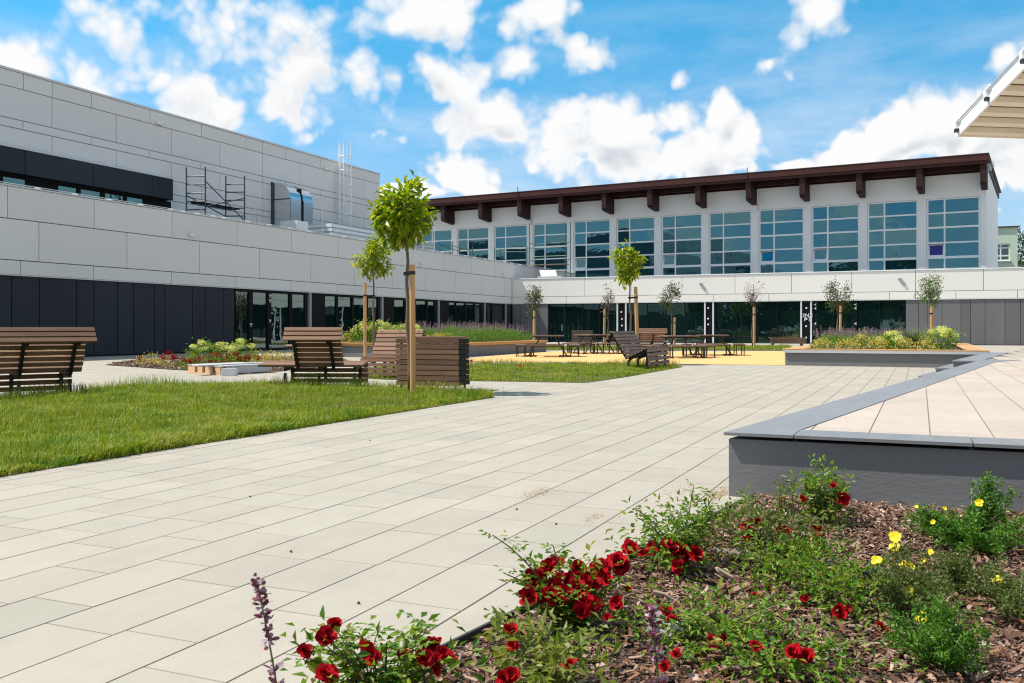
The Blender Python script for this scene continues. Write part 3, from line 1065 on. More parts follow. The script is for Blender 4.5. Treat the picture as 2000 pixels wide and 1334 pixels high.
# ------------------------------------------------------------------ tall block behind it
XB = -33.7
FB = Facade((XB, 0, 0), (0, 1, 0), (1, 0, 0))
YBE, ZB = FB.hit(742, 340)
blk = thing('tall_block', 'tall windowless block clad in pale grey panels rising behind the long wing', 'building', (XB, 30, 0))
MB().box(XB - 46, XB - .12, 6, YBE - .02, 3, ZB - .06).build('wall', M['joint'], blk, world=True)
rows = [ZB]
for py in (190, 256, 281, 345, 375):
    pass
zr = [FB.hit(0, py)[1] for py in (163.5, 226, 243.5)]
zb = [ZB] + zr
zl = FB.hit(340, 250 + 451 / 4.348)[1]
zl2 = FB.hit(340, 250 + 566 / 4.348)[1]
zl3 = FB.hit(340, 250 + 622 / 4.348)[1]
cl = MB()
e = YBE
A_ = [7] + [FB.U(q) for q in (-180, -60, 46, 102, 179, 293, 393.5, 480.5, 513, 558, 626.5, 711)] + [e]
B_ = [7] + [FB.U(q) for q in (-120, -20, 101.5, 227, 334.5, 429.5, 513, 586, 653, 711)] + [e]
C_ = [7] + [FB.U(q) for q in (-180, -60, 45, 178, 292.5, 392, 480.5, 513, 558, 626)] + [e]
FB.panels(cl, A_, -.12, 0, zr[0], ZB - .04)
FB.panels(cl, B_, -.12, 0, zr[1], zr[0])
FB.panels(cl, C_, -.12, 0, zr[2], zr[1])
FB.panels(cl, B_, -.12, 0, zl, zr[2])
FB.panels(cl, A_, -.12, 0, zl2, zl)
FB.panels(cl, B_, -.12, 0, zl3, zl2)
FB.panels(cl, C_, -.12, 0, 4.9, zl3)
cl.build('cladding', M['panel'], blk, world=True)
mb = MB()
FB.box(mb, 6.5, YBE + .04, -.5, .04, ZB - .04, ZB + .05)
mb.box(XB - 46, XB - .5, YBE - .4, YBE + .04, ZB - .04, ZB + .05)
mb.build('parapet_cap', M['cap'], blk, world=True)
for px, py in ((313, 241), (638, 330)):
    uu, zz = FB.hit(px, py, .12)
    mb = MB()
    FB.box(mb, uu - .05, uu + .05, 0, .06, zz - .05, zz + .05)
    FB.box(mb, uu - .20, uu + .14, .06, .18, zz - .06, zz + .07)
    cmr = mb.build('security_camera', M['white'], blk, world=True)
    mb = MB()
    FB.box(mb, uu + .141, uu + .18, .08, .16, zz - .04, zz + .05)
    mb.build('lens', M['black_metal'], cmr, world=True)
# projecting dark band with strip windows
bo = .55
ye = FB.U(338, bo)
zt, zm = FB.hit(338, 350.5, bo)[1], FB.hit(338, 391, bo)[1]
mb = MB()
js = [8] + [FB.U(q, bo) for q in (-70, 49, 182, 297)] + [ye]
FB.panels(mb, js, 0.0, bo, zm, zt, .035)
FB.box(mb, ye - .02, ye, 0, bo, zm, zt)
band = mb.build('dark_band', M['anth'], blk, world=True)
mb = MB()
FB.box(mb, 8, ye, 0, bo - .05, zm + .05, zt - .05)
mb.build('backing', M['joint'], band, world=True)
mb = MB()
FB.box(mb, 8, ye + .02, .0, bo + .03, zt + .003, zt + .045)
mb.tube([FB.p(q, bo, zt + .10) for q in np.linspace(8, ye, 12)], .012, 5)
mb.build('band_cap', M['cap'], band, world=True)
yw = FB.U(334, .12)
pn = [(FB.U(a, .12), FB.U(b, .12), 5.6, zm - .12) for a, b in ((-70, -30), (-20, 52 - 40), (6.5, 51), (114, 151), (158, 197), (205.5, 242), (248.5, 280))]
pn = [pn[0]] + pn[2:]
FB.window(blk, 8, yw, 5.3, zm - .01, pn, M['glass_hall'], M['frame_dark'], .0, .12, .08)

# ------------------------------------------------------------------ front wing
FF = Facade((0, YF, 0), (1, 0, 0), (0, -1, 0))
fw = thing('front_wing', 'low sunlit white panelled wing with dark full height glazing across the courtyard end', 'building', (-8, YF, 0))
XE = 16.0
ZP = 4.79
XW = XL + .0
mb = MB()
mb.box(XW + .02, XE, YF + .30, YF + 9, -.05, 2.91)
mb.box(XW + .02, XE, YF + .12, YF + 9, 2.91, 4.55)
mb.box(XW + .02, XE, YF + .12, YF + .3, 4.55, ZP - .03)
mb.build('wall', M['joint'], fw, world=True)
cl = MB()
FF.panels(cl, [XW + .02] + [FF.U(q) for q in (1054.6, 1142, 1234, 1332, 1435.6, 1546, 1663.6, 1788, 1921)] + [8.5, 12.2, XE], -.12, 0, Z2, ZP, .028, .028)
FF.panels(cl, [XW + .02] + [FF.U(q) for q in (1106, 1200, 1296, 1394, 1501.6, 1615.6, 1737.5, 1788, 1867)] + [5.5, 9, 12.2, XE], -.12, 0, Z1, Z2, .028, .028)
cl.build('cladding', M['panel_front'], fw, world=True)
mb = MB()
FF.box(mb, XW + .02, XE, -.42, .035, ZP, ZP + .06)
FF.box(mb, XW + .02, XE, -.12, -.004, Z1 - .03, Z1 + .003)
mb.build('parapet_cap', M['white_metal'], fw, world=True)
dk = MB()
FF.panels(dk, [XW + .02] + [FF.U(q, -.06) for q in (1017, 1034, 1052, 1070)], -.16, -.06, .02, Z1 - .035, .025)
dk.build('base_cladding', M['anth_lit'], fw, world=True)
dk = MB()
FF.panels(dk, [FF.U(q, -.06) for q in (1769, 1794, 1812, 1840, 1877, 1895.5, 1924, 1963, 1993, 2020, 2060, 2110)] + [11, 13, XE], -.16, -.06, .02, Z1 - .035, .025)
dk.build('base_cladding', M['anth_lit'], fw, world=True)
u = lambda q: FF.U(q, -.08)
for (pa, pb, ms) in ((1072, 1205, (1105, 1138, 1171)), (1224.5, 1375.5, (1264, 1300.5, 1338)), (1394.5, 1563.5, (1438, 1478, 1518)), (1585.5, 1768, (1628, 1672, 1718))):
    ed_ = [pa + 1.2] + list(ms) + [pb - 1.2]
    panes = [(u(a) + (.035 if i else 0), u(b) - (.035 if i < len(ed_) - 2 else 0), .06, Z1 - .09) for i, (a, b) in enumerate(zip(ed_, ed_[1:]))]
    FF.window(fw, u(pa), u(pb), .02, Z1 - .035, panes, M['glass_front'], M['frame_dark'], -.22, -.10, -.135)
k0 = 0
for (pa, pb, dots) in ((1206, 1222.5, ((1213.5, 609.3), (1214.8, 623), (1214.8, 635.8))), (1377, 1393, ((1383.3, 601.5), (1383, 622.3), (1383.3, 633.6))), (1564.8, 1584.2, ((1575, 601.5), (1575.2, 622.8), (1574.5, 637), (1574.5, 659.3)))):
    mb = MB()
    FF.box(mb, u(pa) + .06, u(pb) - .06, -.2, -.085, .02, Z1 - .035)
    col = mb.build('column_panel', M['frame_dark'], fw, world=True)
    for q in (pa, pb):
        mb = MB()
        FF.box(mb, u(q) - .055, u(q) + .055, -.2, -.03, .02, Z1 - .035)
        mb.build('post', M['post'], fw, world=True)
    for px, py in dots:
        uu, zz = FF.hit(px, py, -.08)
        mb = MB()
        mb.ext([FF.p(uu + .058 * math.cos(a), -.085, zz + .058 * math.sin(a)) for a in np.arange(12) * math.pi / 6], (0, -.03, 0))
        mb.build('wall_disc', M['white'], col, world=True)
for px, py in ((1592.5, 595), (1592.5, 602.5), (1592.5, 632), (1671, 595), (1671, 602), (1671, 632)):
    uu, zz = FF.hit(px, py, -.095)
    mb = MB()
    for a in (60, 180, 300):
        d = np.array([math.cos(R_(a)), 0, math.sin(R_(a))])
        mb.obox(FF.p(uu, -.094, zz) + d * .05, d * .042, np.cross((0, 1, 0), d) * .019, (0, .003, 0))
    mb.build('sticker', M['white'], fw, world=True)
for txt, py in (('3NX', 619.4), ('P S', 627.2)):
    cu = bpy.data.curves.new('lettering', 'FONT')
    cu.body = txt
    cu.size = .36
    cu.extrude = .004
    cu.align_x = 'CENTER'
    cu.materials.append(M['white'])
    uu, zz = FF.hit(1577.3, py, -.08)
    tmp = link('lettering', cu)
    o = link('lettering', bpy.data.meshes.new_from_object(tmp), fw)
    bpy.data.objects.remove(tmp)
    p = FF.p(uu, -.075, zz)
    o.location = tuple(p - np.array([-8, YF, 0]))
    o.rotation_euler = (R_(90), 0, 0)
uu, zz = FF.hit(1098, 640, -.06)
mb = MB()
mb.tube([FF.p(uu, -.03, zz - .25), FF.p(uu, -.03, zz + .25)], .018, 6)
mb.build('door_handle', M['galv_matt'], fw, world=True)
for px, py in ((1045, 563), (1372.5, 560), (1762, 551)):
    uu, zz = FF.hit(px, py, .05)
    mb = MB()
    FF.box(mb, uu - .24, uu - .06, 0, .07, zz + .16, zz + .27)
    d = unit(np.array([.62, 0, -.78]))
    mb.obox(FF.p(uu + .02, .035, zz), d * .26, np.cross(d, (0, 1, 0)) * .085, (0, .03, 0))
    mb.build('wall_lamp', M['grey_lamp'], fw, world=True)
del u
# bevelled white hatch on the roof of the front wing
ht = thing('roof_hatch', 'white roof hatch with its lid propped open above the front wing parapet', 'roof hatch', (*onY(1070, 545, YF + 1.2)[:2], 4.55))
a = onY(1053, 543, YF + 1.3)
b = onY(1092, 543, YF + 1.3)
MB().box(a[0], b[0] + .3, YF + 1.0, YF + 2.2, 4.55, 5.05).build('curb', M['cap'], ht, world=True)
p1, p2 = onY(1054, 528.5, YF + 1.6), onY(1085, 528.5, YF + 1.6)
MB().ext([(a[0] + .35, YF + 1.0, 4.86), (b[0] - .05, YF + 1.0, 4.86), p2, p1], (0, .05, .03)).build('lid', M['white_metal'], ht, world=True)

# ------------------------------------------------------------------ sports hall with timber eaves
dH = 68.0
r_ = ray(1926)
OH = dH * r_
uh = -.8687 * RT + .4953 * FW
mh = .4953 * RT + .8687 * FW
FH = Facade((OH[0], OH[1], 0), uh, -mh)
hall = thing('sports_hall', 'tall white sports hall with gridded windows under dark brown timber eaves', 'building', (OH[0], OH[1], 0), 0)
OV = 1.8
zRoof = FH.hit(1930, 299.5, OV + .15)[1]
zFb = FH.hit(1926, 317, OV + .15)[1]
sA, sB = FH.U(893), FH.U(1811)
step = (sA - sB) / 10
wlast = FH.U(1913)
ww = sB - wlast                   # window width
SEND = sB + step * 12.9
zw = [FH.hit(1811, y)[1] for y in (390.2, 417.5, 445.5, 475.0, 504.5, 526.0)]
DEP = 20.0
wl = MB()
zlow = 3.5
wt, wb = zw[0] + .05, zw[5] - .05
FH.box(wl, 0, SEND, -.4, 0, wt, zRoof - .35)
FH.box(wl, 0, SEND, -.4, 0, zlow, wb)
cuts = [0]
for i in range(12):
    s1 = sB + step * i
    s0 = s1 - ww
    cuts += [s0 - .06, s1 + .06]
cuts.append(SEND)
for a, b in zip(cuts[0::2], cuts[1::2]):
    FH.box(wl, a, b, -.4, 0, wb, wt)
wl.obox(FH.p(.2, -DEP / 2 - .2, (zlow + zRoof - .3) / 2), uh * .2, mh * (DEP / 2 - .2), (0, 0, (zRoof - .3 - zlow) / 2))
FH.box(wl, .4, SEND, -DEP, -DEP + .3, zlow, zRoof - .35)
FH.box(wl, SEND - .4, SEND, -DEP, -.4, zlow, zRoof - .35)
wl.build('wall', M['plaster'], hall, world=True)
mb = MB()
FH.box(mb, .45, SEND - .5, -3.2, -3.0, zlow, zRoof - .5)
mb.build('room_wall', M['frame_dark'], hall, world=True)
mb = MB()
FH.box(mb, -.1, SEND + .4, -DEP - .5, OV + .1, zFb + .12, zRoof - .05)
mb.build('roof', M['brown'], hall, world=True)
mb = MB()
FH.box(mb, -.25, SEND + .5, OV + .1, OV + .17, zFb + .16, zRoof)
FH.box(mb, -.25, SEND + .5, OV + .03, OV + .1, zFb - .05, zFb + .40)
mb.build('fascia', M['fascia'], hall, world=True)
mb = MB()
FH.box(mb, -.28, SEND + .6, -DEP - .6, OV + .2, zRoof + .002, zRoof + .05)
mb.build('roof_edge', M['roof_metal'], hall, world=True)
# soffit beams behind the fascia and the bracket ends
mb = MB()
FH.box(mb, -.05, SEND, .45, .75, zFb - .28, zFb + .12)
FH.box(mb, -.05, SEND, .0, .12, zFb - .40, zFb + .12)
mb.build('soffit_beam', M['brown'], hall, world=True)
b0, b1 = FH.U(1923, OV - .05), FH.U(874, OV - .05)
zbo = FH.hit(1921, 361.5, OV)[1]
bst = (FH.U(864.5, OV) - FH.U(1921, OV)) / 11
bs0 = FH.U(1921, OV)
for i in range(13):
    s = bs0 + bst * i
    mb = MB()
    pl = [FH.p(s - .2, 0.0, zFb + .12), FH.p(s - .2, 0.0, zbo - .12), FH.p(s - .2, OV * .92, zbo + .06), FH.p(s - .2, OV, zbo + .22), FH.p(s - .2, OV, zFb + .12)]
    mb.ext(pl, uh * .42)
    mb.build('bracket', M['brown'], hall, world=True)
openw = {2: 'o', 0: 'blue', 3: 'o', 5: 'o', 7: 'o'}
for i in range(12):
    s1 = sB + step * i
    s0 = s1 - ww
    sm = s1 - ww * .335
    fr = .07
    panes = []
    for j in range(5):
        za, zb_ = zw[j + 1] + fr * (1.1 if j in (1, 3) else .8), zw[j] - fr * .8
        if j == 3:
            za += .05
        panes.append((s0 + fr, sm - fr * .8, za, zb_))
        if not (j == 3 and i in openw):
            panes.append((sm + fr * .8, s1 - fr, za, zb_))
        else:
            hole = (sm + fr * .8, s1 - fr, za, zb_)
    f = MB()
    wo = FH.window(hall, s0 - .05, s1 + .05, wb + .01, wt - .01, panes + ([hole] if i in openw else []), M['glass_hall'], M['frame_white'], -.24, -.12, -.17)
    mb = MB()
    FH.box(mb, s0 - .05, s1 + .05, -.12, .05, wb - .03, wb + .008)
    mb.build('sill', M['frame_white'], wo, world=True)
    if i in openw:
        a, b, c, d = hole
        kids = [o for o in wo.children if o.name.startswith('pane')]
        # drop the fixed pane that the tilted sash replaces
        cen = FH.p((a + b) / 2, -.18, (c + d) / 2) - np.array([OH[0], OH[1], 0])
        for o in kids:
            vc = np.mean([v.co for v in o.data.vertices], axis=0)
            if np.linalg.norm(vc[:3] - cen) < .2:
                bpy.data.objects.remove(o)
                break
        tilt = R_(13)
        dz, dn = math.cos(tilt), -math.sin(tilt)
        top = FH.p((a + b) / 2, -.16, c) + np.array([0, 0, 1.0]) * (d - c) * dz / 2 + FH.n * (d - c) * dn / 2
        ax = (FH.n * dn + np.array([0, 0, dz])) * (d - c) / 2
        nn = np.cross(uh, ax)
        nn = nn / np.linalg.norm(nn) * .03
        mb = MB()
        ha = uh * (b - a) / 2
        axn = ax / np.linalg.norm(ax)
        for sg in (-1, 1):
            mb.obox(top + ha * sg * .93, uh * (b - a) * .035, ax, nn)
            mb.obox(top + ax * sg * .9, ha * .86, ax * .10, nn)
        sh = mb.build('tilted_sash', M['frame_white'], wo, world=True)
        MB().obox(top, ha * .86, ax * .80, nn * .3).build('pane', M['blue'] if openw[i] == 'blue' else M['glass_hall'], sh, world=True)
mb = MB()
FH.box(mb, -.30, -.05, -1.5, .9, zFb - .1, zFb + .05)
for q in np.linspace(-1.4, .8, 4):
    mb.tube([FH.p(-.2, q, zFb), FH.p(-.55, q, zFb + .22)], .02, 5)
mb.build('gutter', M['galv_matt'], hall, world=True)
for i in (4, 9):
    s = bs0 + bst * i
    mb = MB()
    mb.tube([FH.p(s + .05, OV + .2, zRoof + .45), FH.p(s + .05, OV + .2, zbo + .1)], .035, 6)
    mb.tube([FH.p(s - .3, .05, zbo - .1), FH.p(s - .3, .05, zbo - .6)], .02, 6)
    mb.build('cable_bracket', M['black_metal'], hall, world=True)
pa = onY(1728, 318, 78.0)
p = FH.p(FH.U(1728, 0), -2, zRoof + .05)
an = thing('roof_antenna', 'small white twin mast antenna on the sports hall roof ridge', 'antenna', p)
MB().box(-.3, .3, -.2, .2, 0, .12).build('base', M['white_metal'], an)
for x in (-.16, .16):
    mb = MB()
    mb.tube([(x, 0, .12), (x, 0, .95)], .03, 6)
    mb.tube([(x - .14, 0, .82), (x + .14, 0, .88)], .025, 5)
    mb.tube([(x - .12, 0, .45), (x + .12, 0, .40)], .025, 5)
    mb.build('mast', M['white_metal'], an)

# ------------------------------------------------------------------ mint building and distant tree beyond the hall
FM = Facade((onY(1987.5, 500, 100)[0], 100, 0), (-1, 0, 0), (0, -1, 0))
ztop = FM.hit(1987, 443.5)[1]
mi = thing('mint_building', 'pale mint green flat roofed building with white framed window beyond the sports hall', 'building', (FM.O[0] - 4, 100, 0))
uA, zA = FM.hit(1973, 475.5)
uB, zB = FM.hit(1936, 510)
mb = MB()
FM.box(mb, 0, 14, -9, -.3, 0, ztop)
FM.box(mb, 0, uA, -.3, 0, 0, ztop)
FM.box(mb, uA, uB, -.3, 0, zA, ztop)
FM.box(mb, uA, uB, -.3, 0, 0, zB)
FM.box(mb, uB, 14, -.3, 0, 0, ztop)
mb.build('wall', M['mint'], mi, world=True)
mb = MB()
FM.box(mb, -.12, 14.1, -9.1, .15, ztop + .003, ztop + .12)
mb.build('roof', M['roof_metal'], mi, world=True)
w_ = uB - uA
hh = zA - zB
FM.window(mi, uA + .01, uB - .01, zB + .01, zA - .01, [(uA + .12, uA + .5 * w_ - .06, zB + .12, zB + .26 * hh), (uA + .5 * w_ + .06, uB - .12, zB + .12, zB + .26 * hh),
                                     (uA + .12, uA + .5 * w_ - .06, zB + .34 * hh, zB + .72 * hh), (uA + .5 * w_ + .06, uB - .12, zB + .34 * hh, zB + .72 * hh),
                                     (uA + .12, uA + .5 * w_ - .06, zB + .79 * hh, zA - .1), (uA + .5 * w_ + .06, uB - .12, zB + .79 * hh, zA - .1)], M['glass_front'], M['frame_white'], -.28, -.1, -.15)
mb = MB()
FM.box(mb, uA - .1, uB + .1, 0.002, .12, zB - .16, zB - .02)
mb.build('sill', M['grey_lamp'], mi, world=True)


def crown_leaves(cen, rad, k, size, up=0.3, shell=0.35, clump=0, squash=1.0, droop=0.0, seed=1):
    """leaves spread through an ellipsoid, gathered in clumps so that gaps stay open"""
    r = np.random.default_rng(seed)
    cen, rad = np.array(cen, float), np.array(rad, float)
    if clump:
        q = rdirs(r, clump) * (shell + (1 - shell) * r.random((clump, 1)) ** .6)
        ci = r.integers(0, clump, k)
        P = q[ci] + r.normal(size=(k, 3)) * (0.9 / clump ** (1 / 2.2))
    else:
        P = rdirs(r, k) * (shell + (1 - shell) * r.random((k, 1)) ** .5)
    out = unit(P)
    T = unit(out + r.normal(size=(k, 3)) * .7 + [0, 0, -droop])
    N = unit(np.array([0, 0, up + .6]) + out * .5 + r.normal(size=(k, 3)) * .55)
    return leafset(cen + P * rad, T, N, size * r.uniform(.65, 1.25, k), size * r.uniform(.35, .55, k), .22, .15)


dt = thing('distant_tree', 'bushy green tree glimpsed past the edge of the mint building', 'tree', (*onY(2012, 500, 112)[:2], 0))
MB().tube([(0, 0, 0), (.1, 0, 3), (0, .1, 7.0)], [.3, .22, .1], 8).build('trunk', M['trunk'], dt)
V, F = crown_leaves((0, 0, 7.4), (2.2, 2.2, 3.6), 2600, .42, clump=60, seed=3)
np_mesh('crown', V, F, M['far_tree'], dt)

# ------------------------------------------------------------------ stage canopy in the upper right
CP = atd(1873, 264, 20.0)
zc = CP[2]


def onZ(px, py, z):
    return atd(px, py, FPX * (z - H) / (HY - py))


cB = onZ(2000, 268, zc)
cA = onZ(2000, 134, zc + .55)
dA = (cA - CP) / np.linalg.norm(cA - CP)
dB = (cB - CP) / np.linalg.norm(cB - CP)
can = thing('stage_canopy', 'cream ribbed canopy roof with white edge board jutting into view over the stage', 'canopy', (CP[0] + 6, CP[1], 0))
LA, LB = 9.0, 11.0
nu = np.cross(dB, dA)
nu = nu / np.linalg.norm(nu)
if nu[2] < 0:
    nu = -nu
rib = MB()
t = 0.0
prof = [(0, 0), (.20, 0), (.23, .13), (.49, .13), (.52, 0)]
pts = []
while t < LA:
    for a, h_ in prof[:-1]:
        pts.append((t + a, h_))
    t += .52
pts = [q for q in pts if q[0] <= LA]
for (a, ha), (b, hb) in zip(pts, pts[1:]):
    p0 = CP + dA * a + nu * ha
    p1 = CP + dA * b + nu * hb
    rib.add([p0, p1, p1 + dB * LB, p0 + dB * LB], [(0, 1, 2, 3)])
    rib.add([p0 + nu * .02, p1 + nu * .02, p1 + dB * LB + nu * .02, p0 + dB * LB + nu * .02], [(3, 2, 1, 0)])
rib.build('ribbed_sheet', M['canvas'], can, world=True)
sm = MB()  # thin dark strips painted in as the shadow lines of the ribs
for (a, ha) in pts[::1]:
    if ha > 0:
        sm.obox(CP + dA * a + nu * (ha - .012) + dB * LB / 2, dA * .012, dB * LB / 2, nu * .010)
sm.build('rib_shade', M['rib_shade'], can, world=True)
mb = MB()
sd_ = np.cross(dA, nu)
mb.obox(CP + dA * LA / 2 + nu * .09 - dB * .03, dA * LA / 2, nu * .13, dB * .025)
mb.build('edge_board', M['white_metal'], can, world=True)
mb = MB()
mb.obox(CP + dB * LB / 2 + nu * .03 - dA * .02, dB * LB / 2, nu * .05, dA * .02)
mb.build('front_trim', M['canvas'], can, world=True)
mb = MB()
mb.tube([CP + dA * q + nu * .245 - dB * .07 for q in np.linspace(.15, LA, 8)], .018, 6)
mb.build('cable_pipe', M['galv_matt'], can, world=True)
for q in (.12, 1.75, 3.4):
    mb = MB()
    c = CP + dA * q + nu * .16 - dB * .09
    mb.obox(c, dA * .06, nu * .08, dB * .04)
    mb.tube([c + nu * .06, c + nu * .10 + dA * .20], .03, 6)
    sp = mb.build('spotlight', M['white'], can, world=True)
    MB().obox(c - nu * .105, dA * .05, nu * .03, dB * .05).build('lamp_head', M['black_metal'], sp, world=True)
mb = MB()
for q in (2.0, 8.0):
    mb2 = MB()
    pp = CP + dA * q + dB * 9.5
    mb2.tube([(pp[0], pp[1], .42), (pp[0], pp[1], pp[2] + .02)], .09, 10)
    mb2.build('post', M['white_metal'], can, world=True)

# ------------------------------------------------------------------ things on the roof of the long wing
ZR = 5.70


def scaffold(name, label, group, base, quad, lifts, h, mat, boards, diag, rail=None):
    """frame scaffold: quad = 4 world xy corners (two end frames: 0-1 and 2-3)"""
    t = thing(name, label, 'scaffold', base, 0, group)
    q = [np.array(p[:2]) for p in quad]
    for i in range(4):
        mb = MB()
        mb.tube([(q[i][0], q[i][1], base[2]), (q[i][0], q[i][1], base[2] + h)], .034, 6)
        mb.build('upright', mat, t, world=True)
    for a, b in ((0, 1), (2, 3)):
        for z in lifts:
            mb = MB()
            mb.tube([(*q[a], base[2] + z), (*q[b], base[2] + z)], .03, 6)
            mb.build('rung', mat, t, world=True)
    for z in boards:
        A = (q[0] + q[1]) / 2
        B = (q[2] + q[3]) / 2
        mb = MB()
        mb.bar((*A, base[2] + z), (*B, base[2] + z), .62 if np.linalg.norm(q[0] - q[1]) > .7 else .5, .06)
        mb.build('platform', M['board'] if mat is not M['scaff'] else M['frame_dark'], t, world=True)
    for (i, z0, j, z1) in diag:
        mb = MB()
        mb.tube([(*q[i], base[2] + z0), (*q[j], base[2] + z1)], .026, 6)
        mb.build('brace', mat, t, world=True)
    return t


XS = -30.6
s1, s2 = onX(364, 430, XS - .9), onX(401, 430, XS)
s3, s4 = onX(441, 430, XS - .9), onX(477.5, 430, XS)
scaffold('scaffold_tower', 'dark tubular scaffold tower with one plank deck standing on the long wing roof', None, (XS - .5, (s1[1] + s4[1]) / 2, ZR), (s1, s2, s3, s4), [.12, .52, .92, 1.30, 1.70, 2.10, 2.48], onX(401, 326, XS)[2] - ZR, M['scaff'], [.10, 1.25], [(1, 2.25, 3, .7), (1, 1.05, 3, 1.8), (0, 1.6, 2, .9)])

# rounded ventilation duct
du = thing('ventilation_duct', 'shiny galvanised twin ventilation duct curving out of the tall block wall', 'duct', (XB + .6, FB.U(578), ZR))
XD = XB + 1.25
yA, yBx, yC, yD = onX(567, 400, XD)[1], onX(588, 400, XD)[1], onX(592, 400, XD)[1], onX(611, 400, XD)[1]
ztp = onX(567, 362, XB + .4)[2]
zcv = onX(568, 388, XD)[2]


def elbow(y0, y1, nm):
    rr = ztp - zcv
    prof = [(XB, ztp)] + [(XD - rr + rr * math.sin(a), zcv + rr * math.cos(a)) for a in np.linspace(0, math.pi / 2, 9)] + [(XD, ZR), (XB, ZR)]
    return MB().ext([(x, y0, z) for x, z in prof], (0, y1 - y0, 0)).build(nm, M['galv'], du, world=True)


elbow(yA, yBx, 'duct_bend')
elbow(yC, yD, 'duct_bend')
mb = MB()
for y in (yA - .02, yC + .03):
    mb.box(XD + .001, XD + .02, y, y + .02, ZR, zcv)
for z in (zcv, ZR + .55, ZR + 1.15):
    mb.box(XB, XD + .012, yA - .018, yA - .002, z - .03, z + .03)
mb.box(XB + .0, XB + .08, yA - .12, yA - .02, ZR, ztp + .05)
mb.bar((XB + .05, yA - .1, ZR + .25), (XD - .2, yA - .1, ZR + .85), .05, .05)
mb.build('support_frame', M['scaff'], du, world=True)
mb = MB()
mb.box(XB, XD - .10, yBx + .001, yC - .001, ZR, ztp - .25)
mb.build('gap_panel', M['frame_dark'], du, world=True)
# rooftop boxes and louvres
XU = -30.4


def roofbox(name, label, px0, px1, pyt, X, dx, mats, louvre=0, group=None, zlow=ZR):
    a, b = onX(px0, pyt, X), onX(px1, pyt, X)
    z1 = (a[2] + b[2]) / 2
    t = thing(name, label, 'roof unit', (X - dx / 2, (a[1] + b[1]) / 2, zlow), 0, group)
    MB().box(X - dx, X, a[1], b[1], zlow, z1).build('casing', mats[0], t, world=True)
    if louvre:
        mb = MB()
        for i in range(louvre):
            z = zlow + .06 + (z1 - zlow - .1) * (i + .3) / louvre
            hgt = (z1 - zlow) / louvre * .62
            mb.box(X - dx, X - .001, a[1] - .035, a[1] - .002, z, z + hgt)
            mb.box(X + .002, X + .03, a[1] + .02, b[1] - .02, z, z + hgt)
        mb.build('louvre', mats[1], t, world=True)
    return t


roofbox('roof_fan_box', 'small pale blue white box unit in front of the ventilation duct', 580, 602, 432, XU - .4, 1.1, (M['white_metal'],))
roofbox('louvre_unit', 'white louvred rooftop unit beside the ventilation duct', 649, 760, 446, XU - .2, 1.7, (M['galv_matt'], M['white_metal']), 5)
roofbox('flat_roof_unit', 'low silver grey duct run behind the white louvred unit', 612, 648, 440, XU - 1.6, .8, (M['cap'], M['white_metal']), 2)
roofbox('dark_roof_unit', 'dark sloping lid roof vent behind the big young tree crown', 742, 772, 456, XU - .4, 1.0, (M['scaff'],))
roofbox('louvre_box', 'small white louvred box at the far end of the long wing roof', 829, 846, 474, XU - .2, 1.4, (M['white_metal'], M['galv_matt']), 4)
for px, pyt, X, lab in ((502, 403, XU - .6, 'thin grey lightning rod between scaffold tower and duct'), (630.5, 395, XU + .3, 'thin grey lightning rod in front of the caged ladder'), (848, 440, -29.6, 'thin white lightning rod before the first hall windows')):
    p = onX(px, pyt, X)
    t = thing('lightning_rod', lab, 'lightning rod', (p[0], p[1], ZR))
    MB().tube([(0, 0, .1), (0, 0, p[2] - ZR)], [.035, .018], 6).build('rod', M['galv_matt'] if px != 848 else M['white_metal'], t)
    MB().prism([(.2 * math.cos(a), .2 * math.sin(a)) for a in np.arange(8) * math.pi / 4], 0, .1).build('base', M['galv_matt'], t)
# caged ladder
ld = thing('caged_ladder', 'white caged access ladder climbing the tall block and rising past its roof', 'ladder', (XB + .4, FB.U(672), ZR))
ya, yb = FB.U(661.5, .5), FB.U(686, .5)
zt = FB.hit(672, 283, .6)[1]
yc = (ya + yb) / 2
for y in (yc - .23, yc + .23):
    mb = MB()
    mb.tube([(XB + .22, y, ZR), (XB + .22, y, ZB + 1.1)], .04, 6)
    mb.build('stile', M['white_metal'], ld, world=True)
for z in np.arange(ZR + .3, ZB + .9, .42):
    MB().tube([(XB + .22, yc - .23, z), (XB + .22, yc + .23, z)], .018, 5).build('rung', M['white_metal'], ld, world=True)
rc = .42
cg_ = [(XB + .22 + rc * (1.0 + math.cos(a)) * .85, yc + rc * 1.05 * math.sin(a)) for a in np.linspace(-2.5, 2.5, 13)]
mb = MB()
for z in list(np.arange(ZB - 4.2, ZB + 1.2, .9)):
    mb.tube([(x, y, z) for x, y in cg_], .032, 5)
for i in (1, 3, 6, 9, 11):
    mb.tube([(*cg_[i], ZB - 4.2), (*cg_[i], ZB + 1.2)], .028, 5)
mb.build('safety_cage', M['white_metal'], ld, world=True)

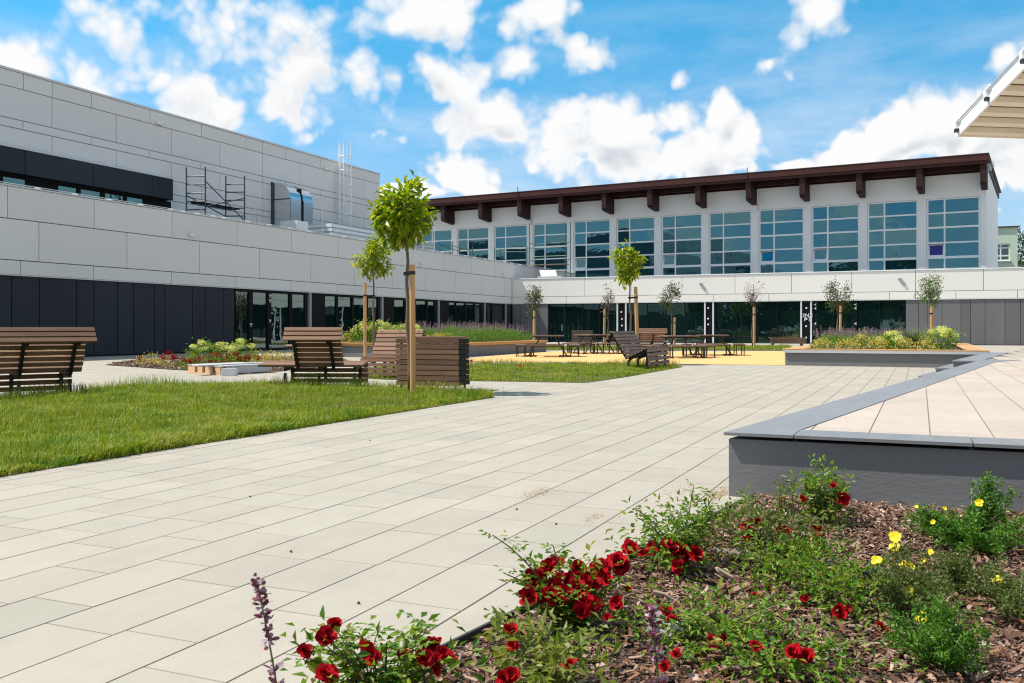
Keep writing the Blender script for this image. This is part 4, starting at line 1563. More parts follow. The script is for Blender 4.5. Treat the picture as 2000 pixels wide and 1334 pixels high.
# green scaffolds before the hall
c1, c2 = onX(859, 486, -29.8), onX(884, 486, -29.3)
c3, c4 = onX(898, 486, -29.8), onX(923, 486, -29.3)
scaffold('green_scaffold', 'low green scaffold frame peeping over the far end of the long wing parapet', 'green scaffolds before the sports hall', (-29.6, (c1[1] + c4[1]) / 2, ZR), (c1, c2, c3, c4), [.35, .98], 1.25, M['scaff_green'], [], [(0, .98, 2, .8), (1, 1.0, 3, .85)])
zgr = 4.55
gy = YF + 4.5
c1, c2 = onY(1034, 540, gy), onY(1044.5, 540, gy + 1.1)
c3, c4 = onY(1114, 540, gy), onY(1104, 540, gy + 1.1)
sc2 = scaffold('green_scaffold', 'tall green scaffold with a plank deck before the hall windows beside the roof hatch', 'green scaffolds before the sports hall', ((c1[0] + c3[0]) / 2, gy + .5, zgr), (c1, c2, c3, c4), [.6, 2.0, 3.4], onY(1034, 437, gy)[2] - zgr, M['scaff_green'], [onY(1070, 516, gy)[2] - zgr], [(0, 1.2 + 1.1, 2, 2.3), (1, 2.4, 3, 2.4), (0, 3.0, 2, 3.0), (1, 3.4, 3, 3.5), (0, .1, 1, 1.2)])
c1, c2 = onY(966, 500, gy + 1.2), onY(978, 500, gy + 2.2)
c3, c4 = onY(1028, 500, gy + 1.2), onY(1031, 500, gy + 2.2)
scaffold('green_scaffold', 'green scaffold bay with double guard rail where the two wings meet', 'green scaffolds before the sports hall', ((c1[0] + c3[0]) / 2, gy + 1.7, zgr), (c1, c2, c3, c4), [1.0], onY(966, 483, gy + 1.2)[2] - zgr, M['scaff_green'], [1.35], [(0, onY(966, 486, gy + 1.2)[2] - zgr, 2, onY(1028, 486, gy + 1.2)[2] - zgr), (1, onY(978, 490, gy + 1.2)[2] - zgr, 3, onY(1028, 490, gy + 1.2)[2] - zgr)])

# ------------------------------------------------------------------ what the courtyard glass mirrors: a wing across the yard and trees behind the viewer
op = thing('opposite_wing', 'low dark boarded wing across the courtyard mirrored in the long glazing', 'building', (46, 30, 0))
MB().box(46, 58, -40, 62, 0, 4.5).build('wall', M['joint'], op, world=True)
mb = MB()
for y in np.arange(-40, 62, 6.0):
    mb.box(45.9, 46, y + .02, y + 5.98, 3.0, 4.5)
mb.build('cladding', M['anth'], op, world=True)
mb = MB()
mb.box(45.95, 46, -40, 62, .1, 2.95)
mb.build('base_cladding', M['anth'], op, world=True)
P_ = []
for i, (x, y, h) in enumerate([(-44, -52, 9), (-30, -60, 11), (-14, -56, 8), (2, -62, 12), (16, -55, 9), (31, -60, 11), (46, -54, 10)]):
    V, F = crown_leaves((x, y, h * .48), (9, 5, h * .55), 5200, 1.2, clump=90, seed=40 + i)
    P_.append((V, F))
V, F = merge(P_)
kind(np_mesh('tree_belt', V, F, M['far_tree']), 'stuff')


# ================================================================== LOUNGE BENCHES, TABLES
def slat_run(mb, A, B, x0, x1, w=.084, gap=.027, t=.036):
    A, B = np.array(A, float), np.array(B, float)
    L = np.linalg.norm(B - A)
    k = max(1, round((L + gap) / (w + gap)))
    pit = (L + gap) / k
    d = (B - A) / L
    nn = np.array([-d[1], d[0]])
    for i in range(k):
        c = A + d * (i * pit + (pit - gap) / 2) + nn * t / 2
        j = random.uniform(-.006, .006)
        mb.obox(((x0 + x1) / 2 + j, c[0], c[1]), ((x1 - x0) / 2, 0, 0), np.array([0, *d]) * (pit - gap) / 2, np.array([0, *nn]) * t / 2)


def lounger(label, org, yd, Wd, plates, sz=1.0, sy=1.0, back=None, seat=None, mat=None, curl=None, low=None, bplates=None):
    yd = np.array(yd, float)
    yd /= np.linalg.norm(yd)
    t = thing('lounge_bench', label, 'lounge bench', (org[0], org[1], 0), math.atan2(-yd[0], yd[1]), 'slatted wooden lounge benches')
    mat = mat or M['slat']
    sc = lambda p: (p[0] * sy, p[1] * sz)
    k0, k1, k2, k3, k4 = (sc(p) for p in ((0, .09), (.03, .56), (.58, .29), (1.02, 1.0), (1.17, .72)))
    if low:
        k0, k1, k2 = (k0[0], .045), (k1[0], .44), (k2[0], .375)
    if curl:
        k4 = (k3[0] + curl[0], k3[1] - curl[1])
    back, seat = back or (0, Wd), seat or (0, Wd)
    for nm, a, b, r in (('foot_panel', k0, k1, (0, Wd)), ('seat', k1, k2, seat), ('backrest', k2, k3, back), ('headrest', k3, k4, (back[0] - .07, back[1] + .07) if curl else back)):
        mb = MB()
        d = unit(np.array(b) - np.array(a))
        slat_run(mb, np.array(a) + d * .012, np.array(b) - d * .012, *r)
        mb.build(nm, mat, t)
    for x in list(plates) + list(bplates or ()):
        only = bplates and x in bplates
        mb = MB()
        pth = [k0, k1, k2, k3, k4]
        for i, (a, b) in enumerate(zip(pth, pth[1:])):
            if i > 1 and (not (back[0] - .02 <= x <= back[1] + .02) or (bplates and not only)) or (i < 2 and only):
                continue
            a, b = np.array(a), np.array(b)
            d = unit(b - a)
            nn = np.array([d[1], -d[0]])
            P = [a, b, b + nn * .075, a + nn * .075]
            mb.ext([(x - .024 + .0004 * i, p[0], p[1]) for p in P], (.048, 0, 0))
        if only:
            mb.build('back_frame', M['black_metal'], t)
            continue
        mb.box(x - .0235, x + .0235, .035 * sy, .075 * sy, 0, k1[1] - .08)
        mb.box(x - .0235, x + .0235, .56 * sy, .60 * sy, 0, .24 * sz)
        mb.box(x - .021, x + .021, .02, .62 * sy, .004, .018)
        mb.build('side_frame', M['black_metal'], t)
    return t


def slat_box(label, org, xd, Wd, dep, h, mat):
    xd = np.array(xd, float)
    xd /= np.linalg.norm(xd)
    t = thing('slatted_box_bench', label, 'bench', (org[0], org[1], 0), math.atan2(xd[1], xd[0]), 'tall slatted box benches')
    for nm, y in (('front_panel', 0), ('rear_panel', dep)):
        mb = MB()
        if y == 0:
            slat_run(mb, (0, .09), (0, h), 0, Wd, .082, .014)
        else:
            slat_run(mb, (dep, h), (dep, .09), 0, Wd, .082, .014)
        mb.build(nm, mat, t)
    mb = MB()
    slat_run(mb, (0.02, h + .005), (dep - .02, h + .005), 0, Wd, .10, .02)
    mb.build('top', mat, t)
    for x in (.012, Wd - .012):
        mb = MB()
        n_ = 9
        for i in range(n_):
            z = .09 + (h - .09) * (i + .5) / n_
            mb.box(x - .011, x + .011, .004, dep - .004, z - (h - .09) / n_ * .41, z + (h - .09) / n_ * .41)
        mb.build('end_panel', M['frame_dark'], t)
    for x in (.08, Wd / 2, Wd - .07):
        mb = MB()
        mb.box(x - .015, x + .015, .004, .05, 0, h - .002)
        mb.box(x - .015, x + .015, dep - .05, dep - .004, 0, h - .002)
        mb.box(x - .015, x + .015, .051, dep - .051, h - .05, h - .004)
        mb.build('upright', M['black_metal'], t)
    return t


F2, R2 = FW[:2], RT[:2]
lounger('long lounge bench seen from behind at the near lawn edge before the dark boards', G(140, 767), .64 * R2 - .77 * F2, 2.3, (.18, .93, 1.68, 2.2), 1.10, 1.0, None, None, None, (.16, .24), True)
lounger('lounge bench with narrow upright back and a wider plank seat beside the pallet', G(719, 753), -1.0 * F2 - .03 * R2, 1.48, (.14, .80, 1.43), 1.10, 1.0, (.34, 1.24), (0, 1.95), None, (.15, .24), True, (.52, 1.18))
lounger('lounge bench facing the lawn with its back against the flower planter', G(704, 738), .95 * F2 + .30 * R2, 1.12, (.1, .56, 1.02), 1.05, .9, low=True)
lounger('broad weathered lounge bench shown side on at the far lawn tip beside a staked tree', G(1266, 722), (-1, 0), 2.1, (.15, 1.05, 1.95), 1.0, 1.0, None, None, M['slat_far'])
lounger('reddish lounge bench seen from behind in front of the dark front wing glazing', G(1303, 684), -1.0 * F2, 1.6, (.15, .8, 1.45), 1.06, 1.0, (.25, 1.45), None, None, (.15, .24), True)
lounger('far lounge bench mostly hidden behind the narrow backed bench and pallet', G(660, 697), -1.0 * F2, 1.5, (.12, .75, 1.38), 1.02, 1.0, (.3, 1.2), (0, 1.9), low=True)
slat_box('tall slatted box bench beside the nearest staked tree at the lawn edge', G(775, 762), (.957 * R2 - .30 * F2), 1.17, .50, .905, M['slat'])
slat_box('tall slatted box bench far off behind the picnic tables before the glazing', G(1116.5, 681.5), (1.0 * R2 - .10 * F2), 1.08, .42, .92, M['slat_far'])
o = G(1505, 675.5)
t = thing('low_bench', 'low backless slatted bench in front of the front wing glazing beside the planter', 'bench', o, math.atan2(R2[1], R2[0]))
mb = MB()
slat_run(mb, (0, .47), (.5, .47), 0, 2.15)
mb.build('seat', M['slat'], t)
mb = MB()
slat_run(mb, (0, .14), (0, .46), 0, 2.15)
mb.build('front_panel', M['slat'], t)
for x in (.2, 1.95):
    MB().box(x - .03, x + .03, .02, .46, 0, .465).build('leg', M['black_metal'], t)


def picnic(label, px, py, rot, top=1.22, blen=1.28):
    c = G(px, py)
    t = thing('picnic_table', label, 'picnic table', c, rot, 'slatted picnic tables on the sand coloured court')
    mb = MB()
    k = 12
    for i in range(k):
        y = -top / 2 + top * (i + .5) / k
        mb.box(-top / 2, top / 2, y - top / k * .44, y + top / k * .44, .775, .815)
    mb.build('tabletop', M['slat_far'], t)
    mb = MB()
    for s in (-1, 1):
        mb.box(-top / 2 + .05, top / 2 - .05, s * .42 - .02, s * .42 + .02, .735, .774)
        mb.box(s * .42 - .02, s * .42 + .02, -top / 2 + .05, top / 2 - .05, .70, .734)
    mb.build('top_frame', M['black_metal'], t)
    for sx in (-1, 1):
        for sy in (-1, 1):
            MB().bar((sx * .28, sy * .40, .735), (sx * .74, sy * .46, .01), .045, .03).build('leg', M['black_metal'], t)
    for q in range(4):
        a = q * math.pi / 2
        ca, sa = math.cos(a), math.sin(a)
        rr = lambda x, y, z: (x * ca - y * sa, x * sa + y * ca, z)
        s = MB()
        n_ = 14
        for i in range(n_):
            x = -blen / 2 + blen * (i + .5) / n_
            s.obox(rr(x, -1.02, .445), (blen / n_ * .40 * ca, blen / n_ * .40 * sa, 0), (-.2 * sa, .2 * ca, 0), (0, 0, .019))
        b = s.build('bench_seat', M['slat_far'], t)
        f = MB()
        for x in (-blen / 2 + .05, blen / 2 - .05):
            for y in (-1.17, -.87):
                f.bar(rr(x, y, 0), rr(x, y, .425), .04, .04)
            f.bar(rr(x, -1.15, .012), rr(x, -.89, .012), .04, .02)
            f.bar(rr(x, -1.15, .412), rr(x, -.89, .412), .035, .02)
            f.bar(rr(x * .75, -.86, .03), rr(x * .75, -.45, .03), .035, .03)
        f.bar(rr(-blen / 2 + .07, -1.02, .40), rr(blen / 2 - .07, -1.02, .40), .03, .03)
        f.build('bench_frame', M['black_metal'], b)
    return t


picnic('picnic table nearest the purple flower planter', 1070, 696.5, .35)
picnic('picnic table directly in front of the tall far box bench', 1160, 690.5, .9)
picnic('picnic table right behind the weathered side-on lounge bench', 1325, 698.5, .55)
picnic('picnic table nearest the low backless bench and corner planter', 1392, 694.0, .25)

# ------------------------------------------------------------------ pallet with grey boards
c0, cl_, cr_ = G(433, 733.5), G(365, 729), G(536, 727.5)
ax, ay = unit(cr_ - c0), unit(cl_ - c0)
pw, pd = np.linalg.norm(cr_ - c0), np.linalg.norm(cl_ - c0)
pal = thing('wooden_pallet', 'wooden pallet with pale block ends lying on the paving beside the flower bed', 'pallet', c0)
q3 = lambda a, b, z: ax * a + ay * b + np.array([0, 0, z])
mb = MB()
for i in range(7):
    b = pd * (i + .5) / 7
    mb.obox(q3(pw / 2, b, .205), ax * pw / 2, ay * pd / 7 * .42, (0, 0, .012))
mb.build('deck', M['grey_wood'], pal)
for a in (.06, pw / 2, pw - .06):
    mb = MB()
    for j in range(4):
        mb.obox(q3(a, pd * (j + .5) / 4, .115), ax * .05, ay * pd / 4 * (.40 if j % 2 else .28), (0, 0, .075))
    mb.build('block', M['pale_wood'], pal)
    MB().obox(q3(a, pd / 2, .02), ax * .06, ay * pd / 2, (0, 0, .018)).build('skid', M['pale_wood'], pal)
mb = MB()
mb.obox(q3(pw / 2, .03, .11), ax * (pw / 2 - .15), ay * .02, (0, 0, .078))
mb.build('side_board', M['grey_wood'], pal)
gb = q3(.9, .5, .2175) + c0
t = tag(MB().obox((0, 0, .012), ax * 1.35, ay * .14, (0, 0, .011)).build('loose_board', M['grey_wood']), 'long grey board lying across the wooden pallet', 'board')
t.location = tuple(gb)
st_ = MB().add(*(lambda m: (m.v, m.f))(MB().prism([(-.17, -.07), (.15, -.07), (.17, .06), (-.13, .07)], 0, .17)))
t = tag(st_.build('concrete_block', M['cap']), 'grey concrete block at the near corner of the pallet', 'block')
p = G(448, 734.3)
t.location = (p[0], p[1], 0)
t.rotation_euler = (0, 0, TH)


# ------------------------------------------------------------------ raised planters
def planter(label, x0, x1, y0, y1, h, wallm, boardm, ring=.48):
    t = thing('raised_planter', label, 'planter', ((x0 + x1) / 2, (y0 + y1) / 2, 0), 0, 'rendered planters with timber seat rims')
    wt_ = .22
    mb = MB()
    mb.box(x0, x1, y0, y0 + wt_, -.02, h - .11)
    mb.box(x0, x1, y1 - wt_, y1, -.02, h - .11)
    mb.box(x0, x0 + wt_, y0 + wt_, y1 - wt_, -.02, h - .11)
    mb.box(x1 - wt_, x1, y0 + wt_, y1 - wt_, -.02, h - .11)
    mb.build('wall', wallm, t, world=True)
    mb = MB()
    e = .055
    mb.box(x0 - e, x1 + e, y0 - e, y0 - e + .03, h - .11, h - .028)
    mb.box(x0 - e, x1 + e, y1 + e - .03, y1 + e, h - .11, h - .028)
    mb.box(x0 - e, x0 - e + .03, y0 - e + .03, y1 + e - .03, h - .11, h - .028)
    mb.box(x1 + e - .03, x1 + e, y0 - e + .03, y1 + e - .03, h - .11, h - .028)
    mb.build('skirt_board', boardm, t, world=True)
    dk = MB()
    e = .075
    nb = 4
    for i in range(nb):
        a, b = -e + (ring + e) * i / nb + .003, -e + (ring + e) * (i + 1) / nb - .003
        dk.box(x0 - e, x1 + e, y0 + a, y0 + b, h - .027, h)
        dk.box(x0 - e, x1 + e, y1 - b, y1 - a, h - .027, h)
        dk.box(x0 + a, x0 + b, y0 + ring + .003, y1 - ring - .003, h - .027, h)
        dk.box(x1 - b, x1 - a, y0 + ring + .003, y1 - ring - .003, h - .027, h)
    dk.build('timber_rim', M['deck'], t, world=True)
    MB().box(x0 + wt_ + .001, x1 - wt_ - .001, y0 + wt_ + .001, y1 - wt_ - .001, h - .30, h - .09).build('soil', M['mulch_soil'], t, world=True)
    return t


PLX0, PLX1, PLY0, PLY1, PLH = -20.6, -15.72, 29.5, 39.8, .53
PRX0, PRX1, PRY0, PRY1, PRH = -3.62, 1.63, 28.15, 40.9, .485
planter('dark planter with worn timber rim full of purple spikes near the picnic tables', PLX0, PLX1, PLY0, PLY1, PLH, M['plas_side'], M['deck'])
planter('grey planter with white skirt board and honey timber rim beside the stage steps', PRX0, PRX1, PRY0, PRY1, PRH, M['plas_grey'], M['white_metal'])


# ================================================================== TREES
def sapling(label, px, d, zb, ztop_px, crown, leafn, leaf, mat, stake=None, trunk_r=.04, seed=1, group=None, lean=0.0, clump=26, shell=.25, droop=.4, name='young_tree', twigs=10, basepx=None):
    """crown = (px, py, half width px, half height px) of the photo at the tree's distance d"""
    cpx, cpy, cw_, ch_ = crown
    ctr = atd(cpx, cpy, d)
    s = d / FPX
    base = atd(basepx or px, 700, d)
    base[2] = zb
    t = thing(name, label, 'tree', base, 0, group)
    r = np.random.default_rng(seed)
    c = ctr - base
    rad = np.array([cw_ * s, cw_ * s, ch_ * s])
    k = 9
    pts = [np.array([0, 0, -.05]) * 1.0]
    top = c + np.array([0, 0, rad[2] * .55])
    for i in range(1, k + 1):
        f = i / k
        pts.append(top * f + np.array([*(r.normal(size=2) * .012 * (1 if i < k else 0)), 0]) * (1 + 2 * trunk_r / .04 * .3))
    mb = MB()
    mb.tube(pts, [trunk_r * (1 - .72 * i / k) for i in range(k + 1)], 8)
    tr = mb.build('trunk', M['trunk'], t, smooth=True)
    mb = MB()
    ends = []
    for i in range(twigs):
        f = r.uniform(.0, .75)
        z0 = c[2] - rad[2] * .75 + f * rad[2] * 1.1
        p0 = top * (z0 / top[2])
        a = r.uniform(0, 6.28)
        e = c + rad * unit(np.array([math.cos(a), math.sin(a), r.uniform(-.3, .9)])) * r.uniform(.7, .95)
        m = (p0 + e) / 2 + np.array([0, 0, -.04])
        mb.tube([p0, m, e], [trunk_r * .28, trunk_r * .18, trunk_r * .07], 5)
        ends.append(e)
    mb.build('branch', M['trunk'], t, smooth=True)
    V, F = crown_leaves(c, rad * .93, leafn, leaf, clump=clump, shell=shell, droop=droop, seed=seed + 7, up=.35)
    np_mesh('crown', V, F, mat, t)
    if stake:
        spx0, spy0, spx1, spy1, sr = stake[:5]
        dd = d * (stake[5] if len(stake) > 5 else .99)
        a, b = atd(spx0, spy0, dd), atd(spx1, spy1, dd)
        b[2] = zb - .02
        sk = thing('tree_stake', 'round pine stake of the ' + ('maple ' if 'maple' in label else 'small tree ') + label.split(' tree ', 1)[1], 'stake', b, 0, 'pine tree stakes')
        mb = MB()
        mb.tube([(0, 0, 0), (a - b) * .5, a - b], [sr, sr, sr * .97], 12)
        mb.build('pole', M['stake'], sk, smooth=False)
        zt_ = atd(0, stake[6], dd)[2] if len(stake) > 6 else a[2] - .18 * (a[2] - zb)
        f = (zt_ - b[2]) / (a[2] - b[2])
        sp = b + (a - b) * f
        tp = base + top * ((zt_ - zb) / top[2])
        tp[2] = sp[2]
        mb = MB()
        mb.tube([sp - b + np.array([0, 0, -.028]), sp - b + np.array([0, 0, .028])], sr + .006, 12)
        mb.bar(sp - b, tp - b, .02, .05)
        mb.tube([tp - b + np.array([0, 0, -.028]), tp - b + np.array([0, 0, .028])], trunk_r + .008, 10)
        mb.build('strap', M['strap'], sk)
    return t


sapling('bright young maple tree standing in the near lawn beside the slatted box bench', 801, 15.66, 0, 0, (790, 417, 54, 64), 1150, .165, M['tree'], (805, 517, 806.5, 768, .047, .985, 533), .050, 11, 'young bright green maples', clump=75, droop=.35, shell=.35)
sapling('bright young maple tree between the lounge benches and the flower planter', 729, 33.5, 0, 0, (730, 500, 36, 38), 900, .185, M['tree'], (713, 553, 713, 698, .056, .99, 577), .052, 12, 'young bright green maples', clump=30, droop=.4, shell=.2)
sapling('bright young maple tree behind the weathered side-on lounge bench', 1228, 27.8, 0, 0, (1230, 512, 30, 37), 800, .155, M['tree'], (1241.5, 560, 1246, 712, .055, .99, 581), .04, 13, 'young bright green maples', clump=28, droop=.4, shell=.2, basepx=1230)
g_ = 'small olive leaved trees before the front wing'
sapling('small grey green tree at the planter end in the shaded corner', 1041, 50, 0, 0, (1043, 589, 19, 28), 900, .12, M['olive'], (1043.5, 607, 1043.5, 675, .064), .05, 21, g_, clump=30, droop=0, name='small_tree', basepx=1040)
sapling('small sparse reddish tree beside the first silver column panel', 1187, 52, 0, 0, (1188, 589, 13, 32), 240, .12, M['sparse'], (1181, 604, 1180, 677, .064), .04, 22, g_, clump=26, droop=-.3, name='small_tree', twigs=22)
sapling('small olive tree behind the crowded picnic tables', 1313, 52, 0, 0, (1310, 584, 23, 31), 760, .13, M['olive'], (1318, 620, 1317, 677, .064), .05, 23, g_, clump=26, droop=-.2, name='small_tree')
sapling('small almost bare brown twiggy tree near the low backless bench', 1469, 50, 0, 0, (1471, 575, 23, 36), 150, .10, M['sparse'], (1473, 600, 1473, 680, .064), .045, 24, g_, clump=30, droop=-.5, name='small_tree', twigs=44)
sapling('small olive tree in the corner planter behind the purple spikes', 1635, 36, .4, 0, (1635, 577, 25, 30), 820, .09, M['olive'], (1642, 597, 1641, 655, .047), .036, 25, g_, clump=28, droop=-.2, name='small_tree', twigs=16)
sapling('small round fresh green tree in the corner planter before the grey boards', 1817, 34.5, .4, 0, (1816, 569, 26, 31), 1300, .08, M['olive_green'], (1819.5, 598, 1819, 655, .047), .036, 26, g_, clump=40, droop=-.1, name='small_tree', twigs=16)


# ================================================================== PLANTS OF THE PLANTERS AND BEDS
def tuft(label, name, cat, c, rad, h, k, leaf, mat, group=None, seed=1, heads=None, up=.4, clump=18, stems=True, droop=0.0):
    t = thing(name, label, cat, c, 0, group)
    V, F = crown_leaves((0, 0, h * .5), (rad, rad, h * .52), k, leaf, clump=clump, shell=.35, seed=seed, up=up, droop=droop)
    np_mesh('foliage', V, F, mat, t)
    if stems:
        r = np.random.default_rng(seed)
        mb = MB()
        for i in range(7):
            a = r.uniform(0, 6.28)
            mb.tube([(0, 0, 0), (rad * .4 * math.cos(a), rad * .4 * math.sin(a), h * .45), (rad * .7 * math.cos(a), rad * .7 * math.sin(a), h * .85)], [.008, .006, .003], 5)
        mb.build('stem', M['green_stem'], t)
    if heads:
        r = np.random.default_rng(seed + 5)
        n_, hr = heads
        for i in range(n_):
            a = r.uniform(0, 6.28)
            q = rad * .95 * math.sqrt(r.random())
            z = h * (1.08 - .45 * (q / rad) ** 2) + r.uniform(-.02, .06)
            V, F = crown_leaves((q * math.cos(a), q * math.sin(a), z), (hr, hr, hr * .5), 70, hr * .5, shell=.8, seed=seed * 31 + i, up=1.0)
            np_mesh('flower_head', V, F, M['hydr'], t)
    return t


def at_z(px, d, z):
    p = d * ray(px)
    return np.array([p[0], p[1], z])


def atY(px, Y, z):
    return at_z(px, Y / ray(px)[1], z)


# planter beside the steps
zs = PRH - .09
ge = 'golden variegated shrubs along the planter rims'
for i, (px, lab) in enumerate(((1606, 'golden variegated shrub nearest the honey timber corner of the step planter'), (1648, 'second golden variegated shrub along the step planter rim'), (1683, 'tall pointed golden shrub in the middle of the step planter front row'), (1717, 'round golden shrub in front of the lime hydrangea clump'), (1765, 'golden shrub in front of the fine grass tuft'), (1808, 'golden shrub between the fine grass tuft and the big hydrangea'))):
    tuft(lab, 'golden_shrub', 'shrub', atY(px, 29.1 + .12 * (i % 2), zs), .24 + .03 * (i % 3), .36 + (.12 if i == 2 else .02 * (i % 2)), 420, .055, M['euon'], ge, 60 + i, clump=26)
gh = 'hydrangeas with lime white flower heads'
tuft('small lime flowered hydrangea behind the golden shrubs of the step planter', 'hydrangea', 'shrub', atY(1741, 29.7, zs), .36, .52, 620, .085, M['hydr_leaf'], gh, 71, heads=(11, .10))
tuft('big lime flowered hydrangea at the step end of the planter', 'hydrangea', 'shrub', atY(1836, 29.6, zs), .50, .62, 900, .085, M['hydr_leaf'], gh, 72, heads=(19, .09))
og = thing('fine_grass_tuft', 'arching tuft of fine pale grass between the two hydrangeas', 'ornamental grass', atY(1787, 30.3, zs))
k = 420
a = rng.uniform(0, 2 * np.pi, k)
ln_ = rng.uniform(.5, .95, k)
dr_ = np.stack([np.cos(a), np.sin(a)], 1)
sd3 = np.column_stack([-np.sin(a), np.cos(a), np.zeros(k)]) * .004
b0_ = np.column_stack([dr_ * .05, np.zeros(k)])
m0 = np.column_stack([dr_ * (ln_ * .30)[:, None], ln_ * .62])
t0_ = np.column_stack([dr_ * (ln_ * rng.uniform(.5, .8, k))[:, None], ln_ * rng.uniform(.6, .95, k)])
V = np.stack([b0_ - sd3, b0_ + sd3, m0 + sd3, m0 - sd3, t0_], 1).reshape(-1, 3)
b = np.arange(k) * 5
F = np.concatenate([np.stack([b, b + 1, b + 2], 1), np.stack([b, b + 2, b + 3], 1), np.stack([b + 3, b + 2, b + 4], 1)])
np_mesh('blades', V, F, M['fescue'], og)


def catmint(name, x0, x1, y0, y1, z, h, nleaf, nspike, seed, leaf=.05, sp=.22, hs=1.0):
    r = np.random.default_rng(seed)
    k = nleaf
    P = np.column_stack([r.uniform(x0, x1, k), r.uniform(y0, y1, k), np.zeros(k)])
    hh = h * (1 + .18 * lump(P[:, :2], 3.0, seed)) * (1 - .35 * r.random(k) ** 2)
    e = np.minimum(np.minimum(P[:, 0] - x0, x1 - P[:, 0]), np.minimum(P[:, 1] - y0, y1 - P[:, 1]))
    P[:, 2] = z + hh * np.clip(.45 + e / .5, 0, 1) * (r.random(k) ** .45)
    A = leafset(P, unit(r.normal(size=(k, 3)) + [0, 0, .5]), unit(r.normal(size=(k, 3)) + [0, 0, 1]), leaf * r.uniform(.6, 1.3, k), leaf * .5 * r.uniform(.7, 1.2, k))
    kind(np_mesh(name + '_foliage', A[0], A[1], M['catmint']), 'stuff')
    Q = np.column_stack([r.uniform(x0 + .1, x1 - .1, nspike), r.uniform(y0 + .1, y1 - .1, nspike)])
    hq = z + h * .85 * (1 + .18 * lump(Q, 3.0, seed))
    parts = []
    L = sp * r.uniform(.6, 1.5, nspike) * hs
    lean_ = r.normal(size=(nspike, 2)) * .12
    per = 34
    for j in range(per):
        f = (j + r.random(nspike)) / per
        whorl = np.floor(f * 6) / 6 + .05 * r.random(nspike)
        c = np.column_stack([Q + lean_ * (L * whorl)[:, None], hq + L * whorl])
        a = r.uniform(0, 6.28, nspike)
        d = np.column_stack([np.cos(a), np.sin(a), r.uniform(-.1, .6, nspike)])
        parts.append(leafset(c, d, rdirs(r, nspike) + [0, 0, .6], .030 * (1.25 - .7 * whorl), .026))
    V, F = merge(parts)
    kind(np_mesh(name + '_flowers', V, F, M['mauve']), 'stuff')


catmint('step_planter_catmint', -3.1, -.35, 29.6, 35.0, zs, .50, 15000, 260, 81)
catmint('long_planter_catmint', -19.6, -16.0, 31.6, 39.3, PLH - .09, .62, 26000, 420, 82, .065, .30)
zs2 = PLH - .09
for i, (px, Y, lab) in enumerate(((822, 30.2, 'golden shrub at the near corner of the dark planter'), (848, 31.0, 'golden shrub second from the near corner of the dark planter'), (872, 31.9, 'golden shrub third from the near corner of the dark planter'), (897, 33.0, 'golden shrub just before the purple spikes begin'), (672, 30.1, 'lone golden shrub at the shaded end of the dark planter'))):
    tuft(lab, 'golden_shrub', 'shrub', atY(px, Y, zs2), .34, .42 if px > 700 else .55, 420, .06, M['euon'], ge, 90 + i, clump=24)
for i, (px, Y, lab) in enumerate(((716, 30.4, 'lime hydrangea behind the second maple stake in the dark planter'), (745, 30.6, 'lime hydrangea showing above the sunlit bench back'), (795, 30.8, 'lime hydrangea partly hidden by the near maple stake'))):
    tuft(lab, 'hydrangea', 'shrub', atY(px, Y, zs2), .55, .80, 800, .10, M['hydr_leaf'], gh, 95 + i, heads=(11, .10))

# round flower bed by the pallet
for i, (px, py, rad, h, lab) in enumerate(((397, 712, .42, .60, 'lime hydrangea at the pallet end of the round bed'), (438, 711, .40, .55, 'lime hydrangea in the middle of the round bed'), (472, 708, .42, .62, 'tallest lime hydrangea of the round bed'), (20, 722, .35, .45, 'lime hydrangea seen between the slats of the long bench'), (96, 719, .35, .40, 'low lime hydrangea seen between the slats of the long bench'))):
    tuft(lab, 'hydrangea', 'shrub', G(px, py, .01), rad, h, 520, .085, M['hydr_leaf'], gh, 110 + i, heads=(11, .085))
for i, (px, py, lab) in enumerate(((505, 713, 'straw golden shrub beside the tallest round bed hydrangea'), (535, 711, 'straw golden shrub in the middle of the row above the pallet boards'), (558, 710, 'straw golden shrub at the bench end of the round bed'), (590, 708, 'straw golden shrub half hidden by the narrow backed bench'))):
    tuft(lab, 'golden_shrub', 'shrub', G(px, py, .01), .33, .36, 300, .06, M['euon'], ge, 120 + i, clump=22)


def petals(P, T, N, L, Wd, cup):
    T = unit(T)
    S = unit(np.cross(T, N))
    N = np.cross(S, T)
    L = np.broadcast_to(L, len(P))[:, None]
    Wd = np.broadcast_to(Wd, len(P))[:, None]
    V = np.stack([P, P + T * L * .5 - S * Wd * .48 + N * cup * L * .35, P + T * L * .88 - S * Wd * .36 + N * cup * L * .8, P + T * L + N * cup * L * .75,
                  P + T * L * .88 + S * Wd * .36 + N * cup * L * .8, P + T * L * .5 + S * Wd * .48 + N * cup * L * .35], 1).reshape(-1, 3)
    b = np.arange(len(P)) * 6
    F = np.concatenate([np.stack([b, b + i + 1, b + i], 1) for i in range(1, 5)] )
    return V, F


